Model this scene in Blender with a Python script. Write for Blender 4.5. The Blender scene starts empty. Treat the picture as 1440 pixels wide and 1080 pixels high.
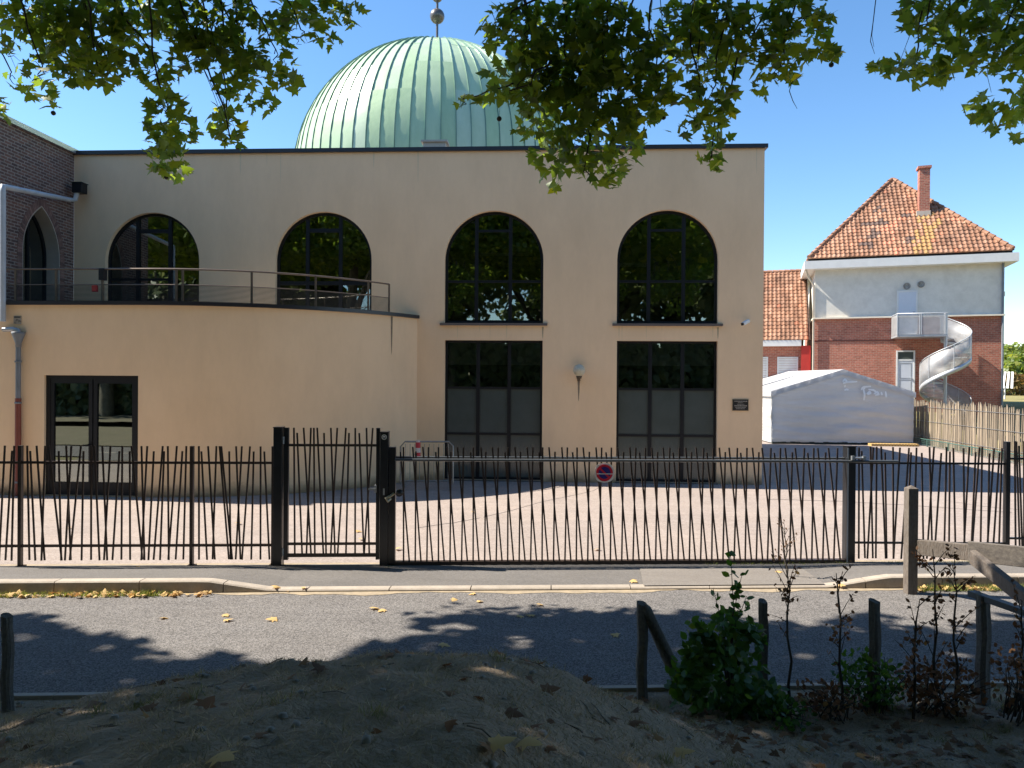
import bpy, math, random
import numpy as np
from mathutils import Vector, Matrix
from mathutils.geometry import tessellate_polygon
random.seed(7); rng = np.random.default_rng(11)
PI = math.pi
scn = bpy.context.scene
COL = scn.collection
# ---------------------------------------------------------------- camera
EYE = Vector((0, 0, 2.6))
F = 1040.0
YAW = math.atan(57 / F); PITCH = -math.radians(.28); ROLL = math.radians(.4)
cam_d = bpy.data.cameras.new('camera'); cam = bpy.data.objects.new('camera', cam_d); COL.objects.link(cam)
RM = Matrix.Rotation(YAW, 3, 'Z') @ Matrix.Rotation(PI / 2 + PITCH, 3, 'X') @ Matrix.Rotation(ROLL, 3, 'Z')
cam.matrix_world = Matrix.Translation(EYE) @ RM.to_4x4()
cam_d.sensor_width = 36; cam_d.lens = 36 * F / 1440; cam_d.clip_start = .05; cam_d.clip_end = 5000
scn.camera = cam
# ---------------------------------------------------------------- light
SUNV = Vector((-.89, .08, 1.0)).normalized()          # towards the sun
ELEV = math.asin(SUNV.z); AZ = math.atan2(SUNV.x, SUNV.y)
sd = bpy.data.lights.new('sun', 'SUN'); sd.energy = 5.0; sd.angle = math.radians(.53); sd.color = (1, .92, .80)
so = bpy.data.objects.new('sun', sd); COL.objects.link(so)
so.rotation_euler = SUNV.to_track_quat('Z', 'Y').to_euler(); so.location = (-20, 5, 30)
w = bpy.data.worlds.new('World'); scn.world = w; w.use_nodes = True
wn = w.node_tree; wn.nodes.clear()
sky = wn.nodes.new('ShaderNodeTexSky'); sky.sky_type = 'NISHITA'; sky.sun_disc = False
sky.sun_elevation = ELEV; sky.sun_rotation = AZ; sky.air_density = 1.0; sky.dust_density = .15; sky.ozone_density = 2.0
bg = wn.nodes.new('ShaderNodeBackground'); bg.inputs[1].default_value = .098
wo = wn.nodes.new('ShaderNodeOutputWorld'); hs = wn.nodes.new('ShaderNodeHueSaturation'); hs.inputs['Saturation'].default_value = 1.2; wn.links.new(sky.outputs[0], hs.inputs['Color']); wn.links.new(hs.outputs[0], bg.inputs[0]); wn.links.new(bg.outputs[0], wo.inputs[0])
scn.view_settings.view_transform = 'Standard'; scn.view_settings.look = 'None'
scn.view_settings.exposure = 1.28; scn.view_settings.gamma = 1; scn.view_settings.use_curve_mapping = False

# ---------------------------------------------------------------- placing helpers (measure a real place from where it is seen)
def ray(px, py): return RM @ Vector(((px - 720) / F, (540 - py) / F, -1))
def P(px, py, Y=None, Z=None, X=None):
    d = ray(px, py)
    t = Y / d.y if Y is not None else ((Z - EYE.z) / d.z if Z is not None else X / d.x)
    return EYE + d * t
def seen(x, y, z):
    v = RM.transposed() @ (Vector((x, y, z)) - EYE)
    return (720 + F * v.x / -v.z, 540 - F * v.y / -v.z) if v.z < -.01 else (1e6, 1e6)
RN = np.array(RM)
def seen_np(p):
    v = (p - np.array(EYE)) @ RN
    zz = np.where(v[:, 2] < -.01, -v[:, 2], 1e-3)
    return 720 + F * v[:, 0] / zz, 540 - F * v[:, 1] / zz
class Plane:                                          # a vertical plane: origin and direction u; n points away from the viewer
    def __init__(s, ox, oy, dx, dy):
        s.o = Vector((ox, oy, 0)); s.u = Vector((dx, dy, 0)).normalized(); s.n = Vector((-s.u.y, s.u.x, 0)); s.rz = math.atan2(s.u.y, s.u.x)
    def uz(s, px, py):
        d = ray(px, py); t = (s.o - EYE).dot(s.n) / d.dot(s.n); p = EYE + d * t
        return (p - s.o).dot(s.u), p.z
    def w(s, u, v=0, z=0):
        q = s.o + s.u * u + s.n * v; return Vector((q.x, q.y, z))

# ---------------------------------------------------------------- object helpers
def obj(name, me, parent=None, loc=(0, 0, 0), rot=(0, 0, 0), scale=None, kind=None, label=None):
    o = bpy.data.objects.new(name, me); COL.objects.link(o)
    if parent: o.parent = parent
    o.location = loc; o.rotation_euler = rot
    if scale: o.scale = scale
    if kind: o['kind'] = kind
    if label: o['label'] = label
    return o
def thing(name, label, cat, loc=(0, 0, 0), rz=0, group=None):
    o = obj(name, None, None, loc, (0, 0, rz)); o.empty_display_size = .2
    o['label'] = label; o['category'] = cat
    if group: o['group'] = group
    return o
def tag(o, label, cat, group=None):
    o['label'] = label; o['category'] = cat
    if group: o['group'] = group
    return o
class MB:
    def __init__(s): s.v = []; s.f = []; s.sm = []
    def add(s, vs, fs, smooth=False):
        b = len(s.v); s.v += [tuple(v) for v in vs]; s.f += [tuple(i + b for i in f) for f in fs]; s.sm += [smooth] * len(fs); return s
    def box(s, x0, y0, z0, x1, y1, z1):
        return s.add([(x0, y0, z0), (x1, y0, z0), (x1, y1, z0), (x0, y1, z0), (x0, y0, z1), (x1, y0, z1), (x1, y1, z1), (x0, y1, z1)],
                     [(0, 3, 2, 1), (4, 5, 6, 7), (0, 1, 5, 4), (1, 2, 6, 5), (2, 3, 7, 6), (3, 0, 4, 7)])
    def bar(s, a, b, wd, dp=None, up=(0, 0, 1)):
        a = Vector(a); b = Vector(b); d = (b - a).normalized(); dp = dp or wd; up = Vector(up)
        if abs(d.dot(up)) > .95: up = Vector((0, 1, 0))
        sx = d.cross(up).normalized(); sy = sx.cross(d)
        vs = []
        for p in (a, b):
            for i, j in ((-1, -1), (1, -1), (1, 1), (-1, 1)): vs.append(p + sx * (i * wd / 2) + sy * (j * dp / 2))
        return s.add(vs, [(3, 2, 1, 0), (4, 5, 6, 7), (0, 1, 5, 4), (1, 2, 6, 5), (2, 3, 7, 6), (3, 0, 4, 7)])
    def tube(s, pts, r, n=8, caps=True):
        pts = [Vector(p) for p in pts]; m = len(pts); rs = r if isinstance(r, (list, tuple)) else [r] * m
        vs = []; fs = []; prev = None
        for i, p in enumerate(pts):
            d = (pts[min(i + 1, m - 1)] - pts[max(i - 1, 0)]).normalized()
            if prev is None: a = d.orthogonal().normalized()
            else:
                a = prev - d * prev.dot(d); a = a.normalized() if a.length > 1e-5 else d.orthogonal().normalized()
            prev = a; b = d.cross(a)
            for k in range(n):
                t = 2 * PI * k / n; vs.append(p + (a * math.cos(t) + b * math.sin(t)) * rs[i])
        for i in range(m - 1):
            for k in range(n):
                k2 = (k + 1) % n; fs.append((i * n + k, i * n + k2, (i + 1) * n + k2, (i + 1) * n + k))
        s.add(vs, fs, True)
        if caps: s.add(vs[:n], [tuple(range(n))[::-1]]); s.add(vs[-n:], [tuple(range(n))])
        return s
    def lathe(s, prof, n=20, c=(0, 0, 0), smooth=True):
        vs = []; fs = []
        for r, z in prof:
            for k in range(n): t = 2 * PI * k / n; vs.append((c[0] + r * math.cos(t), c[1] + r * math.sin(t), c[2] + z))
        for i in range(len(prof) - 1):
            for k in range(n): k2 = (k + 1) % n; fs.append((i * n + k, i * n + k2, (i + 1) * n + k2, (i + 1) * n + k))
        return s.add(vs, fs, smooth)
    def sphere(s, c, r, n=16):
        return s.lathe([(max(1e-4, r * math.sin(PI * i / 10)), -r * math.cos(PI * i / 10)) for i in range(11)], n, c)
    def plate(s, loops, y0, y1, back=True):            # outline(s) in (x,z), first outer then holes, between depth y0 and y1
        pl = [[Vector((x, z, 0)) for x, z in L] for L in loops]
        tr = tessellate_polygon(pl); flat = [p for L in pl for p in L]; n = len(flat)
        vs = [(p.x, y0, p.y) for p in flat] + [(p.x, y1, p.y) for p in flat]; fs = []
        for t in tr:
            a, b, c = [flat[i] for i in t]
            cr = (b.x - a.x) * (c.y - a.y) - (b.y - a.y) * (c.x - a.x)
            t = tuple(t) if cr > 0 else tuple(t)[::-1]
            fs.append(t)
            if back: fs.append(tuple(i + n for i in t[::-1]))
        o = 0
        for li, L in enumerate(pl):
            m = len(L); area = sum(L[i].x * L[(i + 1) % m].y - L[(i + 1) % m].x * L[i].y for i in range(m))
            fl = (area > 0) == (li == 0)
            for i in range(m):
                j = (i + 1) % m; q = (o + i, o + i + n, o + j + n, o + j); fs.append(q if fl is False else q[::-1])
            o += m
        return s.add(vs, fs)
    def mesh(s, name, m, bevel=0):
        me = bpy.data.meshes.new(name); me.from_pydata(s.v, [], s.f); me.materials.append(m)
        if any(s.sm): me.polygons.foreach_set('use_smooth', s.sm)
        me.update(); return me
    def build(s, name, m, parent=None, loc=(0, 0, 0), rot=(0, 0, 0), bevel=0, **k):
        o = obj(name, s.mesh(name, m), parent, loc, rot, **k)
        if bevel:
            b = o.modifiers.new('bevel', 'BEVEL'); b.width = bevel; b.segments = 2; b.limit_method = 'ANGLE'
        return o
def np_mesh(name, V, Fc, m, smooth=False):
    me = bpy.data.meshes.new(name); nv = len(V); nf, k = Fc.shape
    me.vertices.add(nv); me.vertices.foreach_set('co', V.astype(np.float32).ravel())
    me.loops.add(nf * k); me.loops.foreach_set('vertex_index', Fc.astype(np.int32).ravel())
    me.polygons.add(nf); me.polygons.foreach_set('loop_start', (np.arange(nf) * k).astype(np.int32))
    if smooth: me.polygons.foreach_set('use_smooth', np.ones(nf, bool))
    me.materials.append(m); me.update(calc_edges=True); me.validate(); return me
def scatter(tv, tf, pos, nrm, size, spin=None):
    """copies of a flat template (tv,tf) at pos, facing nrm, spun at random"""
    n = len(pos); nrm = nrm / np.linalg.norm(nrm, axis=1, keepdims=True)
    r = rng.normal(size=(n, 3)) if spin is None else spin
    a = np.cross(nrm, r); a /= np.linalg.norm(a, axis=1, keepdims=True) + 1e-9; b = np.cross(nrm, a)
    V = pos[:, None] + size[:, None, None] * (tv[None, :, 0:1] * a[:, None] + tv[None, :, 1:2] * b[:, None] + tv[None, :, 2:3] * nrm[:, None])
    Fc = tf[None] + (np.arange(n) * len(tv))[:, None, None]
    return V.reshape(-1, 3), Fc.reshape(-1, tf.shape[1])

# ---------------------------------------------------------------- materials
MATS = {}
def nt(name):
    m = bpy.data.materials.new(name); m.use_nodes = True; t = m.node_tree; p = t.nodes['Principled BSDF']; MATS[name] = m
    return m, t, p
def N(t, typ, **k):
    n = t.nodes.new(typ)
    for a, b in k.items():
        if a.startswith('i_'): n.inputs[int(a[2:])].default_value = b
        else: setattr(n, a, b)
    return n
def ramp(t, fac, stops):
    r = N(t, 'ShaderNodeValToRGB'); el = r.color_ramp.elements
    while len(el) < len(stops): el.new(.5)
    for e, (p, c) in zip(el, stops): e.position = p; e.color = (*c, 1) if len(c) == 3 else c
    t.links.new(fac, r.inputs[0]); return r.outputs[0]
def noise(t, scale, detail=5, rough=.6, vec=None, stretch=None):
    n = N(t, 'ShaderNodeTexNoise'); n.inputs['Scale'].default_value = scale; n.inputs['Detail'].default_value = detail; n.inputs['Roughness'].default_value = rough
    if vec is None: vec = N(t, 'ShaderNodeNewGeometry').outputs['Position']
    if stretch:
        mp = N(t, 'ShaderNodeMapping'); mp.inputs['Scale'].default_value = stretch; t.links.new(vec, mp.inputs[0]); vec = mp.outputs[0]
    t.links.new(vec, n.inputs['Vector']); return n.outputs['Fac']
def mix(t, fac, a, b, mode='MIX'):
    n = N(t, 'ShaderNodeMix', data_type='RGBA', blend_type=mode)
    for s, v in ((n.inputs[0], fac), (n.inputs[6], a), (n.inputs[7], b)):
        if hasattr(v, 'is_output'): t.links.new(v, s)
        elif isinstance(v, (int, float)): s.default_value = v
        else: s.default_value = (*v, 1)
    return n.outputs[2]
def bump(t, p, h, strength, dist):
    b = N(t, 'ShaderNodeBump'); b.inputs['Strength'].default_value = strength; b.inputs['Distance'].default_value = dist
    t.links.new(h, b.inputs['Height']); t.links.new(b.outputs[0], p.inputs['Normal'])
def mat(name, c1, c2=None, scale=3, rough=.7, metal=0, bs=40, bstr=.3, bd=.004, fine=None, stretch=None, spec=.5, rnd=0):
    if name in MATS: return MATS[name]
    m, t, p = nt(name); c2 = c2 or tuple(x * .8 for x in c1)
    col = ramp(t, noise(t, scale, 6, .65, stretch=stretch), [(.3, c2), (.7, c1)])
    if fine: col = mix(t, ramp(t, noise(t, fine[0], 3, .7), [(.35, (0, 0, 0)), (.65, (1, 1, 1))]), col, fine[1], 'MIX') if len(fine) < 3 else mix(t, fine[2], col, ramp(t, noise(t, fine[0], 3, .7), [(.35, fine[1]), (.65, c1)]))
    if rnd:
        oi = N(t, 'ShaderNodeObjectInfo'); mr = N(t, 'ShaderNodeMapRange'); mr.inputs[3].default_value = 1 - rnd; mr.inputs[4].default_value = 1 + rnd
        t.links.new(oi.outputs['Random'], mr.inputs[0]); hv = N(t, 'ShaderNodeHueSaturation'); t.links.new(mr.outputs[0], hv.inputs['Value']); t.links.new(col, hv.inputs['Color']); col = hv.outputs[0]
    t.links.new(col, p.inputs['Base Color']); p.inputs['Roughness'].default_value = rough; p.inputs['Metallic'].default_value = metal
    p.inputs['Specular IOR Level'].default_value = spec
    if bstr: bump(t, p, noise(t, bs, 4, .6, stretch=stretch), bstr, bd)
    return m
def stucco():
    m, t, p = nt('stucco'); pos = N(t, 'ShaderNodeNewGeometry').outputs['Position']
    base = ramp(t, noise(t, .5, 5, .6), [(.3, (.84, .61, .385)), (.72, (.90, .66, .425))])
    st = ramp(t, noise(t, .8, 6, .75, stretch=(1.3, 1.3, .45)), [(.36, (.74, .72, .70)), (.6, (1, 1, 1))])
    col = mix(t, .28, base, st, 'MULTIPLY')
    sx = N(t, 'ShaderNodeSeparateXYZ'); t.links.new(pos, sx.inputs[0])
    mr = N(t, 'ShaderNodeMapRange'); mr.inputs[1].default_value = .0; mr.inputs[2].default_value = .55; t.links.new(sx.outputs[2], mr.inputs[0])
    ad = N(t, 'ShaderNodeMath', operation='ADD'); t.links.new(mr.outputs[0], ad.inputs[0])
    nn = N(t, 'ShaderNodeMath', operation='MULTIPLY'); t.links.new(noise(t, 2.2, 6, .7), nn.inputs[0]); nn.inputs[1].default_value = .9; t.links.new(nn.outputs[0], ad.inputs[1])
    d = ramp(t, ad.outputs[0], [(.5, (.42, .40, .38)), (.95, (1, 1, 1))])
    col = mix(t, 1, col, d, 'MULTIPLY')
    t.links.new(col, p.inputs['Base Color']); p.inputs['Roughness'].default_value = .9; p.inputs['Specular IOR Level'].default_value = .15
    bump(t, p, noise(t, 130, 3, .7), .5, .004); return m
def brick(name, cs, mortar, rz=0, bw=.22, bh=.075, axis='x', ms=.012):
    m, t, p = nt(name); pos = N(t, 'ShaderNodeNewGeometry').outputs['Position']
    vr = N(t, 'ShaderNodeVectorRotate', rotation_type='Z_AXIS'); vr.inputs['Angle'].default_value = -rz; t.links.new(pos, vr.inputs[0])
    sx = N(t, 'ShaderNodeSeparateXYZ'); t.links.new(vr.outputs[0], sx.inputs[0]); cb = N(t, 'ShaderNodeCombineXYZ')
    t.links.new(sx.outputs[0 if axis == 'x' else 1], cb.inputs[0]); t.links.new(sx.outputs[2], cb.inputs[1])
    b = N(t, 'ShaderNodeTexBrick'); t.links.new(cb.outputs[0], b.inputs[0]); b.inputs['Scale'].default_value = 1
    b.inputs['Brick Width'].default_value = bw; b.inputs['Row Height'].default_value = bh; b.inputs['Mortar Size'].default_value = ms; b.inputs['Bias'].default_value = 0
    b.inputs['Mortar Smooth'].default_value = .1
    b.inputs['Color1'].default_value = (*cs[0], 1); b.inputs['Color2'].default_value = (*cs[1], 1); b.inputs['Mortar'].default_value = (*mortar, 1)
    col = mix(t, .6, b.outputs['Color'], ramp(t, noise(t, 4, 6, .75), [(.3, (.55, .52, .5)), (.7, (1.0, 1.0, 1.0))]), 'MULTIPLY')
    col = mix(t, .35, col, ramp(t, noise(t, 17, 2, .5), [(.35, (.55, .5, .5)), (.65, (1.0, 1, 1))]), 'MULTIPLY')
    t.links.new(col, p.inputs['Base Color']); p.inputs['Roughness'].default_value = .9
    inv = N(t, 'ShaderNodeMath', operation='SUBTRACT', i_0=1.0); t.links.new(b.outputs['Fac'], inv.inputs[1]); bump(t, p, inv.outputs[0], .8, .008); return m
def glass(name, tint, gloss_min=.10, rough=.01):
    m = bpy.data.materials.new(name); m.use_nodes = True; t = m.node_tree; t.nodes.clear(); MATS[name] = m
    tr = N(t, 'ShaderNodeBsdfTransparent'); tr.inputs[0].default_value = (*tint, 1)
    gl = N(t, 'ShaderNodeBsdfGlossy'); gl.inputs['Roughness'].default_value = rough; gl.inputs[0].default_value = (.92, 1, .98, 1)
    fr = N(t, 'ShaderNodeFresnel', i_0=1.5); mr = N(t, 'ShaderNodeMapRange'); mr.inputs[1].default_value = .04; mr.inputs[3].default_value = gloss_min
    t.links.new(fr.outputs[0], mr.inputs[0])
    b = N(t, 'ShaderNodeBump'); b.inputs['Strength'].default_value = .25; b.inputs['Distance'].default_value = .004; t.links.new(noise(t, 1.3, 1, .4), b.inputs['Height']); t.links.new(b.outputs[0], gl.inputs['Normal'])
    mx = N(t, 'ShaderNodeMixShader'); t.links.new(mr.outputs[0], mx.inputs[0]); t.links.new(tr.outputs[0], mx.inputs[1]); t.links.new(gl.outputs[0], mx.inputs[2])
    o = N(t, 'ShaderNodeOutputMaterial'); t.links.new(mx.outputs[0], o.inputs[0]); return m
def leafmat(name, c1, c2, c3, tr=.45, rough=.45):
    m = bpy.data.materials.new(name); m.use_nodes = True; t = m.node_tree; p = t.nodes['Principled BSDF']; MATS[name] = m
    g = N(t, 'ShaderNodeNewGeometry'); col = ramp(t, g.outputs['Random Per Island'], [(0, c2), (.5, c1), (.9, c1), (1, c3)])
    t.links.new(col, p.inputs['Base Color']); p.inputs['Roughness'].default_value = rough; p.inputs['Specular IOR Level'].default_value = .35
    tl = N(t, 'ShaderNodeBsdfTranslucent'); hv = N(t, 'ShaderNodeHueSaturation'); hv.inputs['Hue'].default_value = .485; hv.inputs['Saturation'].default_value = 1.15; hv.inputs['Value'].default_value = 3.2
    t.links.new(col, hv.inputs['Color']); t.links.new(hv.outputs[0], tl.inputs[0])
    mx = N(t, 'ShaderNodeMixShader', i_0=tr); t.links.new(p.outputs[0], mx.inputs[1]); t.links.new(tl.outputs[0], mx.inputs[2])
    t.links.new(mx.outputs[0], t.nodes['Material Output'].inputs[0]); return m
def asphalt(name, dark, light, scale=55, big=((.9, .9, .9), (1.08, 1.06, 1.03)), amt=.75):
    m, t, p = nt(name)
    v = N(t, 'ShaderNodeTexVoronoi'); v.inputs['Scale'].default_value = scale
    pos = N(t, 'ShaderNodeNewGeometry').outputs['Position']; t.links.new(pos, v.inputs['Vector'])
    sp = N(t, 'ShaderNodeSeparateColor'); t.links.new(v.outputs['Color'], sp.inputs[0])
    ag = ramp(t, sp.outputs[0], [(.15, dark), (.9, light)])
    mid = tuple((a + b) / 2 for a, b in zip(dark, light))
    col = mix(t, amt, mid, ag); col = mix(t, 1, col, ramp(t, noise(t, .45, 6, .7), [(.3, big[0]), (.7, big[1])]), 'MULTIPLY')
    col = mix(t, .6, col, ramp(t, noise(t, 2.0, 6, .75, stretch=(.35, 1.6, 1)), [(.35, (.80, .79, .78)), (.6, (1, 1, 1))]), 'MULTIPLY')
    t.links.new(col, p.inputs['Base Color']); p.inputs['Roughness'].default_value = .92; p.inputs['Specular IOR Level'].default_value = .2
    bump(t, p, v.outputs['Distance'], .6, .006); return m
M_st = stucco()
M_dark = mat('dark_metal', (.010, .012, .015), (.007, .008, .011), rough=.45, bstr=.05, spec=.3)
M_fence = mat('fence_paint', (.016, .019, .024), (.010, .010, .012), 6, rough=.32, bstr=.08, bs=60)
M_fence2 = mat('fence_brown', (.050, .034, .028), (.035, .024, .020), 6, rough=.38, bstr=.08, bs=60)
M_cope = mat('roof_edge', (.022, .022, .028), rough=.35, bstr=.05)
M_gls = glass('window_glass', (.50, .54, .53), .22)
M_frost = mat('frosted_glass', (.085, .10, .092), (.065, .078, .07), 1.2, rough=.16, bstr=0, spec=.6)
M_room = mat('interior', (.10, .09, .08), rough=.9, bstr=0)
M_white = mat('white_paint', (.75, .75, .73), (.62, .62, .60), 2, rough=.5, bstr=.05)
M_zinc = mat('zinc', (.42, .44, .46), (.32, .34, .36), 3, rough=.4, metal=.6, bstr=.08)
M_greyp = mat('grey_plastic', (.20, .22, .25), (.15, .17, .19), 3, rough=.5, bstr=.05)
M_terra = mat('terracotta_pipe', (.22, .055, .035), (.16, .04, .028), 5, rough=.55, bstr=.1)
M_yard = asphalt('yard_asphalt', (.232, .192, .172), (.375, .322, .292), 45, amt=.55)
M_path = asphalt('footpath_asphalt', (.104, .098, .094), (.186, .176, .169), 60, amt=.4)
M_road = asphalt('road_asphalt', (.066, .063, .062), (.238, .226, .22), 95, amt=.8)
M_kerb = mat('kerb_stone', (.38, .33, .275), (.27, .23, .19), 6, rough=.9, bs=60, bstr=.5, fine=(30, (.28, .24, .19), .35), rnd=.08)
M_sand = mat('gutter_sand', (.36, .285, .19), (.22, .18, .13), 7, rough=1, bs=90, bstr=.6)
M_soil = mat('dry_soil', (.33, .25, .175), (.19, .148, .108), 5, rough=1, bs=30, bstr=1, bd=.03, fine=(60, (.36, .30, .235), .4), spec=.1)
M_wood = mat('weathered_wood', (.15, .12, .098), (.065, .052, .043), 9, rough=.9, bs=30, bstr=1, bd=.01, stretch=(4, 4, .5), fine=(25, (.24, .22, .2), .3))
M_woodp = mat('old_post_wood', (.135, .12, .105), (.055, .05, .043), 8, rough=.95, bs=28, bstr=1, bd=.02, stretch=(5, 5, .35), fine=(30, (.26, .24, .21), .4))
M_chest = mat('chestnut_picket', (.33, .27, .20), (.17, .135, .10), 5, rough=.9, bs=30, bstr=.5, stretch=(3, 3, .3), rnd=.3)
# ================================================================ GROUND
SL = .103                                             # the street runs at a slight angle to the building
def yk(x, c): return c + SL * x
Y_NEAR, Y_GUT, Y_FENCE = 6.22, 9.22, 10.45
def sheet(name, pts, z, m, kind='structure'):
    b = MB(); b.add([(x, y, z) for x, y in pts], [tuple(range(len(pts)))]); return b.build(name, m, kind=kind)
M_far = mat('far_meadow', (.16, .135, .06), (.09, .09, .035), .2, rough=1, bs=3, bstr=.4)
sheet('ground', [(-1500, -1500), (1500, -1500), (1500, 1500), (-1500, 1500)], -.06, M_far)
sheet('road', [(-60, yk(-60, Y_NEAR - .3)), (60, yk(60, Y_NEAR - .3)), (60, yk(60, Y_GUT + .1)), (-60, yk(-60, Y_GUT + .1))], -.02, M_road)
# gutter sand in a ragged strip
b = MB(); n = 240; xs = [-14 + 30 * i / n for i in range(n + 1)]
for i in range(n):
    a0 = .09 + .05 * math.sin(xs[i] * 3.1) * math.sin(xs[i] * .9) + .03 * math.sin(xs[i] * 7.7) + random.uniform(-.03, .03)
    if i == 0: pa = a0
    b.add([(xs[i], yk(xs[i], Y_GUT - pa), -.016), (xs[i + 1], yk(xs[i + 1], Y_GUT - a0), -.016), (xs[i + 1], yk(xs[i + 1], Y_GUT + .02), -.016), (xs[i], yk(xs[i], Y_GUT + .02), -.016)], [(0, 1, 2, 3)]); pa = a0
b.build('gutter', M_sand, kind='structure')
# kerb: full height left and right, dropped in front of the gate
def kerb_h(x):
    a = max(0, min(1, (-3.45 - x) / .75)); c = max(0, min(1, (x - 3.55) / .75)); return .012 + .115 * max(a, c)
# pavement sheet follows the kerb height
b = MB(); n = 150; xs = [-15 + 31 * i / n for i in range(n + 1)]
def pav_z(x, t):                                      # t 0 at the kerb, 1 at the fence
    return kerb_h(x) * (1 - t) + .02 * t + .0
for i in range(n):
    for j in range(4):
        q = [(xs[i], j / 4), (xs[i + 1], j / 4), (xs[i + 1], (j + 1) / 4), (xs[i], (j + 1) / 4)]
        b.add([(x, yk(x, Y_GUT + .15 + (Y_FENCE + .02 - Y_GUT - .15) * t), pav_z(x, t) - .004) for x, t in q], [(0, 1, 2, 3)])
b.build('pavement', M_path, kind='structure')
kerb = obj('kerb', None, None, (0, 0, 0), kind='structure')
x = -15.0
while x < 16:
    L = 1.0; b = MB(); h0, h1 = kerb_h(x), kerb_h(x + L); k = 6
    vs = []
    for i in range(k + 1):
        xx = x + .006 + (L - .012) * i / k; h = kerb_h(xx); y = yk(xx, Y_GUT)
        vs += [(xx, y, -.08), (xx, y + .012, h - .014), (xx, y + .03, h), (xx, y + .155, h), (xx, y + .155, -.08)]
    fs = [(i * 5 + j, (i + 1) * 5 + j, (i + 1) * 5 + j + 1, i * 5 + j + 1) for i in range(k) for j in range(4)] + [(4, 3, 2, 1, 0), tuple(k * 5 + j for j in range(5))]
    b.add(vs, fs); b.build('kerbstone', M_kerb, kerb); x += L
# near edge: low concrete edging
nk = obj('near_kerb', None, None, (0, 0, 0), kind='structure'); x = -9.0
while x < 11:
    b = MB(); x1 = x + .99
    b.add([(x, yk(x, Y_NEAR), -.1), (x1, yk(x1, Y_NEAR), -.1), (x1, yk(x1, Y_NEAR - .07), -.1), (x, yk(x, Y_NEAR - .07), -.1), (x, yk(x, Y_NEAR), .03), (x1, yk(x1, Y_NEAR), .03), (x1, yk(x1, Y_NEAR - .07), .035), (x, yk(x, Y_NEAR - .07), .035)],
          [(0, 1, 5, 4), (4, 5, 6, 7), (2, 3, 7, 6), (1, 2, 6, 5), (3, 0, 4, 7)])
    b.build('edging_stone', M_kerb, nk); x += 1
# yard and its pale threshold strip
sheet('yard', [(-40, yk(-40, Y_FENCE + .12)), (26, yk(26, Y_FENCE + .12)), (26, 34.5), (-40, 34.5)], 0, M_yard)
b = MB()
for x in range(-15, 15):
    b.add([(x, yk(x, Y_FENCE - .02), .004), (x + 1, yk(x + 1, Y_FENCE - .02), .004), (x + 1, yk(x + 1, Y_FENCE + .16), .004), (x, yk(x, Y_FENCE + .16), .004)], [(0, 1, 2, 3)])
b.build('threshold_strip', M_sand, kind='structure')
# cracks / tar seams in the yard
b = MB()
def seam(px, wd=.02):
    pts = [P(x, y, Z=0) for x, y in px]; q = []
    for i in range(len(pts) - 1):
        for s in range(8): q.append(pts[i].lerp(pts[i + 1], s / 8) + Vector((0, random.uniform(-.03, .03), 0)))
    for i in range(len(q) - 1):
        a, c = q[i], q[i + 1]; b.add([(a.x, a.y - wd, .003), (c.x, c.y - wd, .003), (c.x, c.y + wd, .003), (a.x, a.y + wd, .003)], [(0, 1, 2, 3)])
seam([(680, 727), (720, 718), (760, 706), (800, 698), (835, 690), (845, 684)]); seam([(590, 742), (640, 735), (680, 727)]); seam([(1080, 702), (1180, 705), (1300, 712), (1440, 722)]); seam([(1330, 704), (1380, 712), (1440, 717)], .015)
b.build('tar_seams', mat('tar', (.10, .085, .08), rough=.8), kind='structure')
# raised lawn beyond the picket fence
M_lawn = mat('dry_lawn', (.30, .25, .12), (.17, .16, .06), 1.5, rough=1, bs=25, bstr=.8, bd=.02, spec=.1)
b = MB(); X0, X1, Y0 = 6, 90, 33.6
ys = [33.6, 34.2, 35, 36, 38, 42, 50, 60, 80, 120, 160]; hz = [.0, .3, .75, 1.2, 1.5, 1.55, 1.6, 1.6, 1.6, 1.5, 1.2]
for i in range(len(ys) - 1):
    b.add([(X0, ys[i], hz[i]), (X1, ys[i], hz[i]), (X1, ys[i + 1], hz[i + 1]), (X0, ys[i + 1], hz[i + 1])], [(0, 1, 2, 3)])
b.build('lawn', M_lawn, kind='structure')
b = MB()
ry = [26.0, 28, 30, 32, 33.6, 36, 45]
b.add([(17.0, 23.2, .006), (40, 12, .006), (60, 34, .5), (17.0, 33.6, .006)], [(0, 1, 2, 3)]); b.build('lawn_side', M_lawn, kind='structure')
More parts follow.
